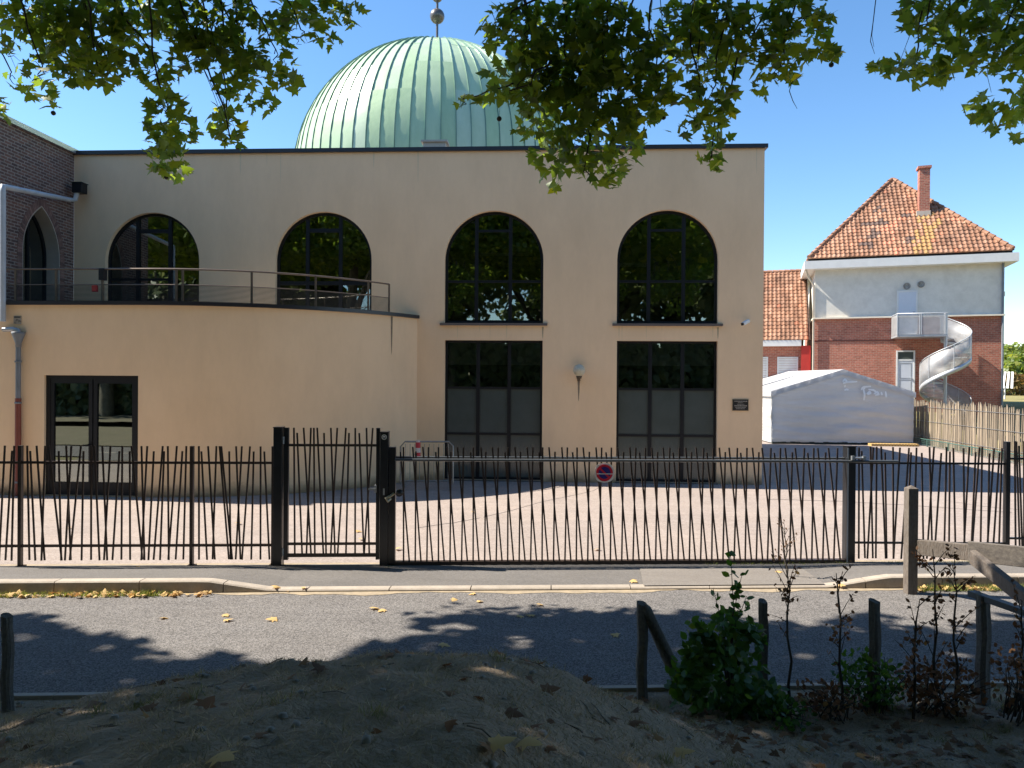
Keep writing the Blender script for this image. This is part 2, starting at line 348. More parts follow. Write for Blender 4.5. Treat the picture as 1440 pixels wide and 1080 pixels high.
# foreground mound
def sstep(a, b_, x):
    t = np.clip((x - a) / (b_ - a), 0, 1); return t * t * (3 - 2 * t)
def hills(x, y):
    yy = y - SL * x
    top = .92 * np.exp(-np.maximum(0, -(x + .75)) ** 2 / (2 * 2.35 ** 2)) * np.exp(-np.maximum(0, x + .55) ** 2 / (2 * 1.1 ** 2))
    back = sstep(5.85, 4.15, yy); cam_pl = 1.0 * sstep(2.9, 1.6, y) * sstep(3.2, 1.5, np.abs(x))
    low = .02 + .10 * sstep(6.0, 4.5, yy) + .25 * sstep(4.6, 2.5, yy)
    h = np.maximum(low, low + (top * back - .02))
    h = np.maximum(h, cam_pl)
    edge = sstep(6.15, 5.7, yy)
    lump = sum(a_ * np.sin(x * f1 + 2 * np.sin(y * f2)) * np.sin(y * f1 * 1.1 + x * f2 * .6 + k_) for k_, (a_, f1, f2) in enumerate(((.012, 9, 4), (.008, 17, 9), (.006, 23, 13), (.005, 41, 21)))) * (.5 + .5 * np.sin(x * 1.7 + y))
    nz = lump + .018 * np.sin(x * 5.1 + 1.7 * np.sin(y * 3.3)) * np.sin(y * 6.3 + x * 1.9) + .012 * np.sin(x * 13.7 + y * 3) * np.sin(y * 15.1 - x * 4) + .008 * np.sin(x * 29 + 2 * np.sin(y * 17)) * np.sin(y * 31)
    return h * edge + nz * edge + .006
gx = np.linspace(-14, 12, 521); gy = np.linspace(-6, 1, 240); gs = -6 + (gy + 6) / 7 * 12.3
XX, YY = np.meshgrid(gx, gs, indexing='ij'); YY = YY + SL * XX * ((YY + 6) / 12.3) - .07 * ((YY + 6) / 12.3)
ZZ = hills(XX, YY); V = np.stack([XX, YY, ZZ], -1).reshape(-1, 3)
ni, nj = XX.shape; I, J = np.meshgrid(np.arange(ni - 1), np.arange(nj - 1), indexing='ij'); I = I.ravel(); J = J.ravel()
obj('earth_bank', np_mesh('earth_bank', V, np.stack([I * nj + J, (I + 1) * nj + J, (I + 1) * nj + J + 1, I * nj + J + 1], 1), M_soil, True), kind='structure')
sheet('park_ground', [(-120, -100), (120, -100), (120, -5.9), (-120, -5.9)], .28, mat('park_soil', (.15, .125, .085), (.09, .08, .05), .8, rough=1, bs=10, bstr=.6, fine=(2, (.10, .10, .05), .5)))
sheet('park_side_left', [(-120, -6), (-13.9, -6), (-13.9, yk(-13.9, Y_NEAR - .1)), (-120, yk(-120, Y_NEAR - .1))], .02, MATS['park_soil'])
sheet('park_side_right', [(11.9, -6), (120, -6), (120, yk(120, Y_NEAR - .1)), (11.9, yk(11.9, Y_NEAR - .1))], .02, MATS['park_soil'])

# ================================================================ MAIN BUILDING
FY = 19.0; XL, XR, HT = -12.73, 5.3, 8.5
FP = Plane(0, FY, 1, 0)
bld = thing('domed_building', 'long beige rendered building with arched windows and a green copper dome', 'building', (0, FY, 0))
def arch(xc, r, z0, zs, n=28):
    return [(xc - r, z0), (xc + r, z0)] + [(xc + r * math.cos(PI * i / n), zs + r * math.sin(PI * i / n)) for i in range(n + 1)]
RAD = 1.275
A_hi = [(-10.585, 3.95), (-5.99, 3.95)]; A_lo = [(-1.53, 4.07), (2.90, 4.07)]
holes = [arch(x, RAD, z, 5.69) for x, z in A_hi + A_lo]
low = [(-2.79, -.25), (1.64, 1.64 + 2.535)]
LOWR = [(-2.79, -.26), (1.635, 4.175)]
holes += [[(a, .03), (c, .03), (c, 3.63), (a, 3.63)] for a, c in LOWR]
b = MB(); b.plate([[(XL, 0), (XR, 0), (XR, HT), (XL, HT)]] + holes, 0, .24)
b.box(XR - .25, .2401, 0, XR, 13, HT); b.box(XL, 12.75, 0, XR - .2501, 13, HT)
b.build('wall', M_st, bld)
b = MB(); b.box(XL, .2402, HT - .35, XR - .2502, 12.75, HT - .2); b.build('roof', mat('roof_felt', (.12, .12, .13), rough=.9), bld)
b = MB(); b.box(XL - .2, -.07, HT, XR + .07, .32, HT + .10); b.box(XR - .3, .3201, HT, XR + .07, 13.05, HT + .10)
b.build('coping', M_cope, bld)
# interior seen through the panes
b = MB()
b.box(XL + .3, 5.5, 0, XR - .3, 5.6, HT - .4); b.box(XL + .3, .3, 3.78, XR - .3, 5.5, 3.9); b.box(XL + .3, .3, .0, XR - .3, 5.5, .012); b.box(-3.6, .3, .02, -3.5, 5.5, 8.1); b.box(XL + .3, .3, 3.9, XL + .4, 5.5, 8.1); b.box(XR - .4, .3, .02, XR - .3, 5.5, 8.1)
b.box(XL + .3, .3, 7.35, XR - .3, 5.5, 7.4)
b.build('interior', M_room, bld)
b = MB()
for z, x0 in ((7.25, 1.9), (6.2, -2.3), (3.3, -2.2), (3.3, 2.2)): b.box(x0, 2.2, z, x0 + 1.7, 2.36, z + .07)
b.box(1.7, .62, 5.62, 2.5, .7, 5.72); b.build('ceiling_lamp', M_white, bld)
def frame_box(b, x0, z0, x1, z1, y0=.13, y1=.20): b.box(x0, y0, z0, x1, y1, z1)
def in_arch(x, r, xc, zs, w): return zs + math.sqrt(max(0, (r) ** 2 - (x - xc) ** 2))
def clip_pane(xc, r, z0, zs, xa, xb, za, zb):
    """outline of a pane between xa..xb, za..zb inside an arch"""
    top = [];
    for i in range(13):
        x = xb + (xa - xb) * i / 12; top.append((x, min(zb, in_arch(x, r, xc, zs, 0))))
    return [(xa, za), (xb, za)] + top
def arch_window(xc, z0, rows, door=False, name='arched_window', label=None):
    zs = 5.69; r = RAD; fr = obj(name, None, bld, label=label); fr.empty_display_size = .1
    b = MB(); out = arch(xc, r, z0, zs); inn = arch(xc, r - .07, z0 + .07, zs); b.plate([out, inn], .12, .21, True)
    cols = [xc - r + .07, xc - .46, xc + .42, xc + r - .07]
    mw = .045
    for x in cols[1:3]: b.box(x - mw, .115, z0 + .07, x + mw, .2, in_arch(x, r - .05, xc, zs, 0))
    cc = [(cols[0], cols[1] - mw), (cols[1] + mw, cols[2] - mw), (cols[2] + mw, cols[3])]
    for z, which, h in rows:
        for k in which:
            xa, xb = cc[k]
            if z > zs: xa = max(xa, xc - math.sqrt(max(0, (r - .05) ** 2 - (z - zs) ** 2))); xb = min(xb, xc + math.sqrt(max(0, (r - .05) ** 2 - (z - zs) ** 2)))
            b.box(xa, .125, z - h, xb, .195, z + h)
    b.build('frame', M_dark, fr)
    for k in range(3):
        lv = sorted([z for z, wh, h in rows if k in wh]); zz = [z0 + .07] + lv + [99]
        for a, c in zip(zz, zz[1:]):
            xa, xb = cc[k]
            if a > zs:
                lim = math.sqrt(max(0, (r - .07) ** 2 - (a - zs) ** 2)); xa = max(xa, xc - lim); xb = min(xb, xc + lim)
            pb = MB(); pb.plate([clip_pane(xc, r - .07, z0, zs, xa, xb, a + .02, c - .02)], .155, .165); pb.build('pane', M_gls, fr)
    return fr
arch_window(A_hi[0][0], 3.95, [(6.50, (1,), .05), (5.22, (0, 1), .03)], True, 'arched_door')
arch_window(A_hi[1][0], 3.95, [(6.50, (1,), .05), (5.12, (0, 1, 2), .05)], True, 'arched_door')
for xc, z0 in A_lo:
    fr = arch_window(xc, z0, [(6.47, (1,), .03), (5.16, (0, 1, 2), .03)])
    b = MB(); b.box(xc - RAD - .11, -.07, z0 - .06, xc + RAD + .11, .119, z0 - .001); b.build('window_sill', mat('sill_stone', (.13, .11, .10), rough=.8), bld)
b = MB(); b.box(-1.18, .14, 4.72, -1.09, .152, 4.80); b.build('window_sticker', mat('sticker', (.7, .66, .4), rough=.6), bld)
for (xa, xb) in LOWR:
    fr = obj('ground_floor_window', None, bld); b = MB(); o = [(xa, .03), (xb, .03), (xb, 3.63), (xa, 3.63)]; t = .06
    b.plate([o, [(xa + t, .03 + t), (xb - t, .03 + t), (xb - t, 3.63 - t), (xa + t, 3.63 - t)]], .12, .21)
    xs = [xa + t, xa + .86, xb - .86, xb - t]; zs_ = [.03 + t, 1.21, 2.40, 3.63 - t]; m_ = .045
    for x in xs[1:3]: b.box(x - m_, .115, .03 + t, x + m_, .2, 3.63 - t)
    cc = [(xs[0], xs[1] - m_), (xs[1] + m_, xs[2] - m_), (xs[2] + m_, xs[3])]
    for z in zs_[1:3]:
        for a, c in cc: b.box(a, .122, z - .03, c, .195, z + .03)
    b.build('frame', M_dark, fr)
    for a, c in cc:
        for k, (za, zb) in enumerate(zip(zs_, zs_[1:])):
            pb = MB(); pb.box(a - .01, .15, za, c + .01, .16, zb); pb.build('pane', M_gls if k == 2 else M_frost, fr)
        if 1: pb = MB(); pb.box(a - .01, .222, 3.0, c + .01, .23, 3.6); pb.build('roller_blind', mat('blind', (.75, .76, .74), rough=.8), fr)
    b = MB(); b.box(xa - .02, -.05, .0, xb + .02, .119, .028); b.build('threshold', mat('sill_stone', (.13, .11, .10)), bld)
# terrace block with its curved front
TY, TXC, TCY, TR, TZ = 15.62, -9.0, 21.77, 6.15, 4.18
curve = []
a_end = math.acos((TCY - FY) / TR)
for i in range(33):
    a = a_end * i / 32; curve.append((TXC + TR * math.sin(a), TCY - TR * math.cos(a)))
DX0, DX1 = P(62, 600, Y=TY).x, P(194, 600, Y=TY).x; DZ = P(130, 528, Y=TY).z
b = MB(); b.plate([[(-17, 0), (TXC, 0), (TXC, TZ), (-17, TZ)], [(DX0, .0 + .02), (DX1, .02), (DX1, DZ), (DX0, DZ)]], TY - FY, TY - FY + .24)
vs = []; fs = []
for i, (x, y) in enumerate(curve): vs += [(x, y - FY - (.0), 0), (x, y - FY, TZ)]
for i in range(32): fs.append((2 * i, 2 * i + 2, 2 * i + 3, 2 * i + 1))
b.add(vs, fs, True)
tw = b.build('terrace_wall', M_st, bld)
b = MB(); b.add([(-17, TY - FY + .2, TZ - .22), (TXC, TY - FY + .2, TZ - .22)] + [(TXC + (x - TXC) * .97, y - FY + .12, TZ - .22) for x, y in curve] + [(-17, 0, TZ - .22)], [tuple(range(36))]); b.build('terrace_floor', mat('terrace_slab', (.26, .24, .22), rough=.9), bld)
def off_curve(d, x0=-17):
    pts = [(x0, TY - d)]
    return pts + [(TXC + (TR + d) * math.sin(a_end * i / 32), TCY - (TR + d) * math.cos(a_end * i / 32)) for i in range(33)]
o1, o2 = off_curve(.07, -17), off_curve(-.3, -17); b = MB(); vs = []
for (x, y), (x2, y2) in zip(o1, o2): vs += [(x, y - FY, TZ), (x, y - FY, TZ + .085), (x2, y2 - FY, TZ + .085), (x2, y2 - FY, TZ)]
fs = [(i * 4 + j, i * 4 + 4 + j, i * 4 + 4 + (j + 1) % 4, i * 4 + (j + 1) % 4) for i in range(len(o1) - 1) for j in range(4)] + [tuple(len(vs) - 4 + j for j in range(4)), (3, 2, 1, 0)]
b.add(vs, fs); b.build('coping', M_cope, bld)
# glazed double door
dr = obj('double_door', None, bld); b = MB(); t = .09; y0 = TY - FY
b.plate([[(DX0, .02), (DX1, .02), (DX1, DZ), (DX0, DZ)], [(DX0 + t, .02 + t), (DX1 - t, .02 + t), (DX1 - t, DZ - t), (DX0 + t, DZ - t)]], y0 + .06, y0 + .16)
mc = (DX0 + DX1) / 2
gl = []
for a, c in ((DX0 + t, mc - .012), (mc + .012, DX1 - t)):
    o = [(a, .02 + t), (c, .02 + t), (c, DZ - t), (a, DZ - t)]; s = .085
    b.plate([o, [(a + s, .3), (c - s, .3), (c - s, DZ - t - s), (a + s, DZ - t - s)]], y0 + .07, y0 + .14); gl.append((a + s, c - s))
b.build('frame', M_dark, dr)
M_gls2 = glass('door_glass', (.30, .33, .32), .30)
for a, c in gl: pb = MB(); pb.box(a - .01, y0 + .1, .29, c + .01, y0 + .11, DZ - t - .075); pb.build('pane', M_gls2, dr)
b = MB(); b.bar((mc - .06, y0 + .02, 1.12), (mc - .06, y0 + .07, 1.12), .02); b.bar((mc - .06, y0 + .02, 1.12), (mc - .19, y0 + .02, 1.12), .022); b.box(mc - .08, y0 + .062, 1.0, mc - .04, y0 + .0699, 1.2); b.build('handle', M_dark, dr)
b = MB(); b.box(-13, y0 + 1.6, .01, -6, y0 + 1.66, 3.9); b.box(-13, y0 + .3, 3.0, -8, y0 + 1.6, 3.05); b.build('interior', mat('interior_pale', (.10, .10, .09), rough=.9), bld)
# balustrade on the terrace
RP = off_curve(-.42, -13.3)
def along(d):                                         # point on the rail line by x
    return d
bal = obj('balustrade', None, bld)
Z1, Z2, Z0 = 5.03, 4.68, TZ + .06
M_br = mat('bronze_rail', (.20, .15, .11), (.13, .10, .08), rough=.35, metal=.3, bstr=.05)
rp = [(-12.6, TY + .42)] + [p for p in RP[1:-3]]
for z, r in ((Z1, .022), (Z2, .012)):
    b = MB(); b.tube([(x, y - FY, z) for x, y in rp], r, 6); b.build('handrail' if z == Z1 else 'mid_rail', M_br, bal)
b = MB(); vs = []
for k in range(15):
    z = Z0 + .03 + (Z2 - Z0 - .03) * k / 15
    b.tube([(x, y - FY, z) for x, y in rp], .006, 3, False)
b.build('infill_mesh', M_dark, bal, kind='stuff')
pm = MB().box(-.02, -.02, 0, .02, .02, Z1 - Z0).mesh('post', M_br)
def rail_y(x):
    for (xa, ya), (xb, yb) in zip(rp, rp[1:]):
        if xa <= x <= xb: return ya + (yb - ya) * (x - xa) / (xb - xa)
    return rp[-1][1]
for px in (22, 79, 144, 248, 257, 354, 444, 518, 561):
    Y = 16.
    for _ in range(6): X = P(px, 395, Y=Y).x; X = min(X, rp[-1][0]); Y = rail_y(X)
    obj('post', pm, bal, (X, Y - FY, Z0), label=None)
b = MB(); X = P(144, 395, Y=16.04).x; b.box(X - .06, 15.99 - FY, 4.78, X + .06, 16.13 - FY, 5.04); b.build('junction_box', M_dark, bld)
X = P(134, 399, Y=16.04).x; b = MB(); b.box(X - .06, 16.0 - FY, 4.52, X + .06, 16.05 - FY, 4.66); b.build('red_call_point', mat('red', (.45, .03, .03), rough=.5, bstr=0), bld)
# brick wing on the left
M_brk = brick('brown_brick', ((.24, .125, .095), (.11, .068, .062)), (.34, .29, .25), axis='y')
def parch(yc, hw, z0, zs, hp, n=12):                  # pointed arch outline in (y,z)
    R = (hw * hw + hp * hp) / (2 * hw); out = [(yc - hw, z0), (yc + hw, z0)]
    amax = math.asin(hp / R)
    for i in range(n + 1): a = amax * i / n; out.append((yc + hw - R + R * math.cos(a), zs + R * math.sin(a)))
    for i in range(n - 1, -1, -1): a = amax * i / n; out.append((yc - hw + R - R * math.cos(a), zs + R * math.sin(a)))
    return out
wing = thing('brick_wing', 'brown brick side wall with a pointed arch window left of the terrace', 'building', (XL, 0, 0), PI / 2)
# local frame: x = world Y, y = -world X  (front towards +X is y<0)
yc = (P(31, 380, X=XL + 0).y + P(84, 380, X=XL).y) / 2; hw = abs(P(84, 380, X=XL).y - P(31, 380, X=XL).y) / 2
hole = parch(yc, hw, 4.0, 5.65, 1.22)
b = MB(); b.plate([[(15.7, 3.99), (FY - .001, 3.99), (FY - .001, 8.52), (15.7, 8.52)], hole], 0, .5); b.build('wall', M_brk, wing)
b = MB(); b.box(15.6, -.1, 8.52, FY + .2, .55, 8.64); b.build('coping', M_zinc, wing)
ho = parch(yc, hw + .17, 4.02, 5.65, 1.41); hi = parch(yc, hw + .004, 4.02, 5.65, 1.225)
lb = MB(); lb.plate([parch(yc, hw + .0, 4.0, 5.65, 1.22), parch(yc, hw - .03, 4.0, 5.65, 1.18)], -.002, .335); lb.build('arch_lining', mat('lining_plaster', (.42, .36, .30), (.34, .29, .24), 3, rough=.9), wing); b = MB()
nv = len(ho)
vm = MB()
for i in range(1, nv):                                # brick ring round the arch, each soldier brick a piece
    j = (i + 1) % nv
    (xa, za), (xb, zb) = hi[i], hi[j]; (xc_, zc), (xd, zd) = ho[i], ho[j]
    if abs(zb - za) > 1:
        n_ = 20
    else: n_ = 2
    for k in range(n_):
        t0, t1 = k / n_ + .04 / n_ * 2, (k + 1) / n_ - .04 / n_ * 2
        l = lambda p, q, t: (p[0] + (q[0] - p[0]) * t, p[1] + (q[1] - p[1]) * t)
        q = [l((xa, za), (xb, zb), t0), l((xa, za), (xb, zb), t1), l((xc_, zc), (xd, zd), t1), l((xc_, zc), (xd, zd), t0)]
        b2 = MB(); b2.add([(x, -.012, z) for x, z in q] + [(x, .01, z) for x, z in q], [(0, 1, 2, 3), (0, 4, 5, 1), (1, 5, 6, 2), (2, 6, 7, 3), (3, 7, 4, 0)])
        b2.build('arch_brick', mat('arch_brick', (.26, .15, .12), (.14, .09, .08), 8, rough=.9, rnd=.3), wing)
wf = obj('pointed_window', None, wing); b = MB(); fo = parch(yc, hw - .005, 4.0, 5.65, 1.21); fi = parch(yc, hw - .08, 4.07, 5.65, 1.12); b.plate([fo, fi], .34, .42); b.box(yc - .04, .34, 4.07, yc + .04, .42, 6.75)
b.build('frame', M_dark, wf); b = MB(); b.plate([fi], .375, .385); b.build('pane', M_gls, wf)
b = MB(); b.box(15.8, .8, 4, 18.9, .85, 8); b.build('interior', M_room, wing)
# pipes
pipe = thing('white_downpipe', 'pale grey rainwater pipe running along the brown brick wall and down the left edge', 'drainpipe', (-12.2, 15.5, 4))
p0 = P(4, 262, Y=15.53); pz = P(4, 452, Y=15.53); pe = P(98, 281, X=XL + .14); pe2 = P(112, 262, X=XL + .35)
L = lambda v, o=Vector((-12.2, 15.5, 4)): Vector(v) - o
b = MB(); b.tube([L(pz), L(p0) - Vector((0, 0, .12)), L(p0), L(p0) + (L(pe) - L(p0)).normalized() * .15, L(pe)], .06, 10); b.tube([L(pe), L(pe) + Vector((.12, .05, .02)), L(pe) + Vector((.16, .08, .28))], .06, 10); b.build('pipe', mat('pale_pipe', (.50, .54, .58), rough=.45, bstr=.05), pipe)
q = Vector(pe) + Vector((.2, .1, .32)); b = MB(); b.box(-.13, -.13, -.13, .13, .13, .12); b.box(-.15, -.15, .12, .15, .15, .14); o = b.build('hopper_box', M_dark, None, q, bevel=.01)
tag(o, 'black rainwater box in the corner of brick and beige walls', 'rain hopper')
g = thing('drainpipe', 'grey and terracotta drainpipe with a funnel left of the glass door', 'drainpipe', P(25, 700, Y=TY - .08))
gx_, gy_ = g.location.x, g.location.y; g.location.z = 0
zf = P(25, 470, Y=TY - .08).z; zr = P(25, 560, Y=TY - .08).z
b = MB(); b.lathe([(.001, zf - .28), (.058, zf - .28), (.06, zf - .2), (.13, zf), (.14, zf + .05), (.001, zf + .04)], 14); b.build('funnel', M_greyp, g)
b = MB(); b.tube([(0, 0, zr), (0, 0, zf - .2)], .052, 10); b.build('upper_pipe', M_greyp, g)
b = MB(); b.tube([(0, 0, 0), (0, 0, zr)], .06, 10); b.build('lower_pipe', M_terra, g)
b = MB()
for z in (.3, zr - .1, zr + .8): b.lathe([(.052, z - .02), (.07, z - .02), (.07, z + .02), (.052, z + .02)], 12)
b.build('pipe_clamp', M_greyp, g)
b = MB(); b.tube([(-.34, 0, zf + .10), (-.1, 0, zf + .11), (0, 0, zf + .08), (0, 0, zf - .02)], .055, 10); b.build('elbow', M_zinc, g)
# small marker plate on the wall above the funnel
x, z = P(25, 450, Y=TY).x, P(25, 450, Y=TY).z; o = MB().box(-.085, -.012, -.09, .085, 0, .09).build('marker_plate', mat('marker_beige', (.40, .36, .30), rough=.7), None, (x, TY - .003, z)); tag(o, 'small grey square plate on the beige wall above the pipe funnel', 'plate')
b = MB()
for i in range(5):
    a = (-.06 + .03 * i, -.016, -.05 + .03 * (i % 3)); b.bar(a, (a[0] + .03, -.016, a[2] + .04 * (1 if i % 2 else -.6)), .01, .006)
b.box(-.07, -.018, .045, .07, -.012, .075)
b.build('emblem', mat('emblem_dark', (.06, .06, .06), bstr=0), o)
# wall fittings
x, z = P(814, 521, Y=FY).x, P(814, 521, Y=FY).z
g = thing('wall_lamp', 'round cream globe lamp on the beige wall between the window columns', 'lamp', (x, FY, z))
b = MB(); b.sphere((0, -.22, 0), .155, 18); b.build('globe', mat('cream_globe', (.62, .58, .45), (.42, .40, .3), 12, rough=.35, bstr=.05), g)
b = MB(); b.tube([(0, 0, -.22), (0, -.12, -.24), (0, -.2, -.17)], .025, 8); b.lathe([(.001, -.02), (.06, -.02), (.075, .05), (.001, .055)], 12, (0, -.21, -.19)); b.box(-.04, -.02, -.27, .04, 0, -.16); b.build('bracket', mat('rusty_bracket', (.12, .09, .06), (.07, .05, .03), 20, rough=.8), g)
# rust streak under the lamp and others: thin stains
def stain(x, ztop, w0, L_, m, par, y=-.0025, wtop=None):
    b = MB(); vs = []; n = 12
    for i in range(n + 1):
        t = i / n; ww = w0 * (1 - t) ** .7 * (.9 + .2 * random.random()) + .002; vs += [(x - ww, y, ztop - L_ * t), (x + ww, y, ztop - L_ * t)]
    b.add(vs, [(2 * i, 2 * i + 2, 2 * i + 3, 2 * i + 1) for i in range(n)]); b.build('water_stain', m, par)
M_stain = mat('stain', (.17, .13, .09), (.27, .21, .15), 14, rough=.95, bstr=0)
M_stain2 = mat('faint_stain', (.36, .285, .19), (.42, .34, .23), 14, rough=.95, bstr=0)
stain(x, z - .24, .028, .55, M_stain, bld)
M_stain3 = mat('rain_streak', (.66, .51, .325), (.76, .585, .375), 20, rough=.95, bstr=0)
for k in (0, 1): stain(LOWR[k][1] + .0, 3.98, .02, .3, M_stain2, bld)
for k in range(7):
    xq = random.choice([XR - .3, -7.3, -4.6, -12.2, random.uniform(XL, XR), random.uniform(XL, XR), random.uniform(XL, XR)]) + random.uniform(-.15, .15); stain(xq, HT - .001, random.uniform(.008, .022), random.uniform(.2, .9), M_stain3, bld, -.0015 - k * .00002)
for xc_, z0_ in A_lo:
    for k in range(5): stain(xc_ + random.uniform(-1.3, 1.3), z0_ - .061, random.uniform(.006, .016), random.uniform(.1, .38), M_stain3, bld, -.0015 - k * .00003)
# stain low on the terrace curve
ang = a_end * .86; o = MB(); vs = []
for i in range(11):
    t = i / 10; ww = .03 * (1 - t) ** .6 + .002
    for s in (-1, 1): aa = ang + s * ww / TR; vs.append((TXC + (TR + .004) * math.sin(aa), TCY - (TR + .004) * math.cos(aa) - FY, TZ - .01 - .95 * t))
o.add(vs, [(2 * i, 2 * i + 2, 2 * i + 3, 2 * i + 1) for i in range(10)]); o.build('water_stain', M_stain, bld)
x, z = P(1046, 454, Y=FY).x, P(1046, 454, Y=FY).z
g = thing('security_camera', 'small white bullet security camera near the right end of the wall', 'camera', (x, FY, z))
b = MB(); b.bar((.08, -.14, .04), (-.10, -.30, -.05), .085, .085); b.build('housing', M_white, g, bevel=.015); b = MB(); b.tube([(.09, 0, .03), (.09, -.1, .03), (.05, -.16, .03)], .03, 8); b.lathe([(.001, 0), (.06, 0), (.06, .02), (.001, .02)], 12, (.09, -.02, .02)); b.build('mount', M_white, g); b = MB(); b.bar((-.10, -.30, -.05), (-.125, -.322, -.063), .06, .06); b.build('lens_hood', M_dark, g)
x, z = P(1041, 569.5, Y=FY).x, P(1041, 569.5, Y=FY).z
g = thing('wall_plaque', 'small black plaque with lines of pale lettering near the wall corner', 'plaque', (x, FY, z))
b = MB(); b.box(-.20, -.022, -.145, .20, 0, .145); b.build('board', mat('slate', (.028, .026, .024), rough=.3, bstr=.02), g, bevel=.004)
b = MB(); b.plate([[(-.20, -.145), (.20, -.145), (.20, .145), (-.20, .145)], [(-.19, -.135), (.19, -.135), (.19, .135), (-.19, .135)]], -.025, -.0221); b.build('border', mat('brass', (.25, .2, .12), rough=.4, bstr=0), g)
b = MB()
for r, (wd, h) in enumerate(((.17, .022), (.07, .014), (.09, .014), (.165, .024), (.15, .018), (.12, .018))):
    z_ = .095 - r * .038; xx = -wd * .9
    while xx < wd * .9: l = random.uniform(.012, .035); b.box(xx, -.0245, z_ - h / 2, min(xx + l, wd), -.0222, z_ + h / 2); xx += l + .009
b.build('lettering', mat('pale_letters', (.40, .36, .30), bstr=0), g)
# ---- dome
DC = Vector((P(613, 300, Y=27).x, 27 - FY, P(613, 249, Y=27).z - .42)); DRD = 5.03
dome = obj('dome', None, bld, (DC.x, DC.y, DC.z))
m, t, p = nt('green_copper'); oi = N(t, 'ShaderNodeObjectInfo')
tc = N(t, 'ShaderNodeNewGeometry').outputs['Position']
c0 = ramp(t, oi.outputs['Random'], [(0, (.42, .57, .34)), (.35, (.52, .64, .45)), (.65, (.45, .60, .37)), (1, (.55, .66, .49))])
c0 = mix(t, .6, c0, ramp(t, noise(t, 1.3, 6, .7, stretch=(1.5, 1.5, .5)), [(.3, (.70, .78, .70)), (.62, (1, 1, 1))]), 'MULTIPLY')
t.links.new(c0, p.inputs['Base Color']); p.inputs['Metallic'].default_value = .05; p.inputs['Roughness'].default_value = .28; p.inputs['Specular IOR Level'].default_value = .4; bump(t, p, noise(t, 2.2, 4, .5), .3, .03)
M_cu = m
M_seam = mat('copper_seam', (.17, .29, .23), (.12, .21, .17), 5, rough=.45, metal=.2, bstr=.05)
NS = 68
def gore(a0, a1, e0, e1, r):
    b = MB(); vs = []; ne, na = 6, 2
    for i in range(ne + 1):
        e = e0 + (e1 - e0) * i / ne
        for j in range(na + 1):
            a = a0 + (a1 - a0) * j / na; rr = r + .012 * math.sin(PI * j / na) * 0 ; vs.append((rr * math.cos(e) * math.cos(a), rr * math.cos(e) * math.sin(a), rr * math.sin(e)))
    fs = [(i * 3 + j, i * 3 + j + 1, i * 3 + 3 + j + 1, i * 3 + 3 + j) for i in range(ne) for j in range(na)]
    b.add(vs, fs, True); return b
da = 2 * PI / NS; pm_ = {}
for st in (0, 1):
    lev = [-.12, .36, .87, PI / 2 - .004] if st == 0 else [-.12, .60, 1.07, PI / 2 - .004]
    for k in range(3): pm_[st, k] = gore(.0, da, lev[k] + (0 if k == 0 else 0), lev[k + 1] + .012, DRD + .012 * (2 - k) ).mesh('copper_panel', M_cu)
    for k in (1, 2): pm_[st, 'lap', k] = gore(.0, da, lev[k] - .001, lev[k] + .0045, DRD + .028 - .008 * k).mesh('panel_lap', M_seam)
for i in range(NS):
    for k in range(3): obj('copper_panel', pm_[(i * 7 // 3) % 2, k], dome, (0, 0, 0), (0, 0, i * da)); (k and obj('panel_lap', pm_[(i * 7 // 3) % 2, 'lap', k], dome, (0, 0, 0), (0, 0, i * da)))
b = MB(); vs = []; ne = 22
for i in range(ne + 1):
    e = -.12 + (PI / 2 + .09) * i / ne
    for r, s in ((DRD - .02, -.008), (DRD + .05, -.008), (DRD + .05, .008), (DRD - .02, .008)): vs.append((r * math.cos(e), s, r * math.sin(e)))
b.add(vs, [(i * 4 + j, i * 4 + (j + 1) % 4, i * 4 + 4 + (j + 1) % 4, i * 4 + 4 + j) for i in range(ne) for j in range(4)]); sm = b.mesh('standing_seam', M_seam)
for i in range(NS): obj('standing_seam', sm, dome, (0, 0, 0), (0, 0, i * da))
b = MB(); b.lathe([(DRD - .02, HT - DC.z - .3), (DRD - .06, -.5)], 64); b.build('drum', M_cu, dome)
b = MB(); b.tube([(0, 0, DRD - .1), (0, 0, DRD + 2.6)], .045, 8); b.lathe([(.001, 0), (.22, 0), (.1, .12), (.05, .2)], 14, (0, 0, DRD - .02)); b.build('finial_rod', mat('finial_grey', (.16, .14, .13), rough=.35, metal=.5, bstr=.05), dome)
for z, r in ((P(612, 23, Y=27).z - DC.z, .27), (P(612, 0, Y=27).z - DC.z + .12, .20), (DRD + 2.0, .14)):
    b = MB(); b.sphere((0, 0, 0), r, 20); b.build('finial_ball', MATS['finial_grey'], dome, (0, 0, z))
x = P(612, 207, Y=20).x; b = MB(); b.box(x - .3, .85, HT - .2, x + .3, 1.2, HT + .52); b.box(x - .36, .8, HT + .52, x + .36, 1.25, HT + .57); b.build('roof_vent', mat('vent_cream', (.55, .5, .42), rough=.7), bld)
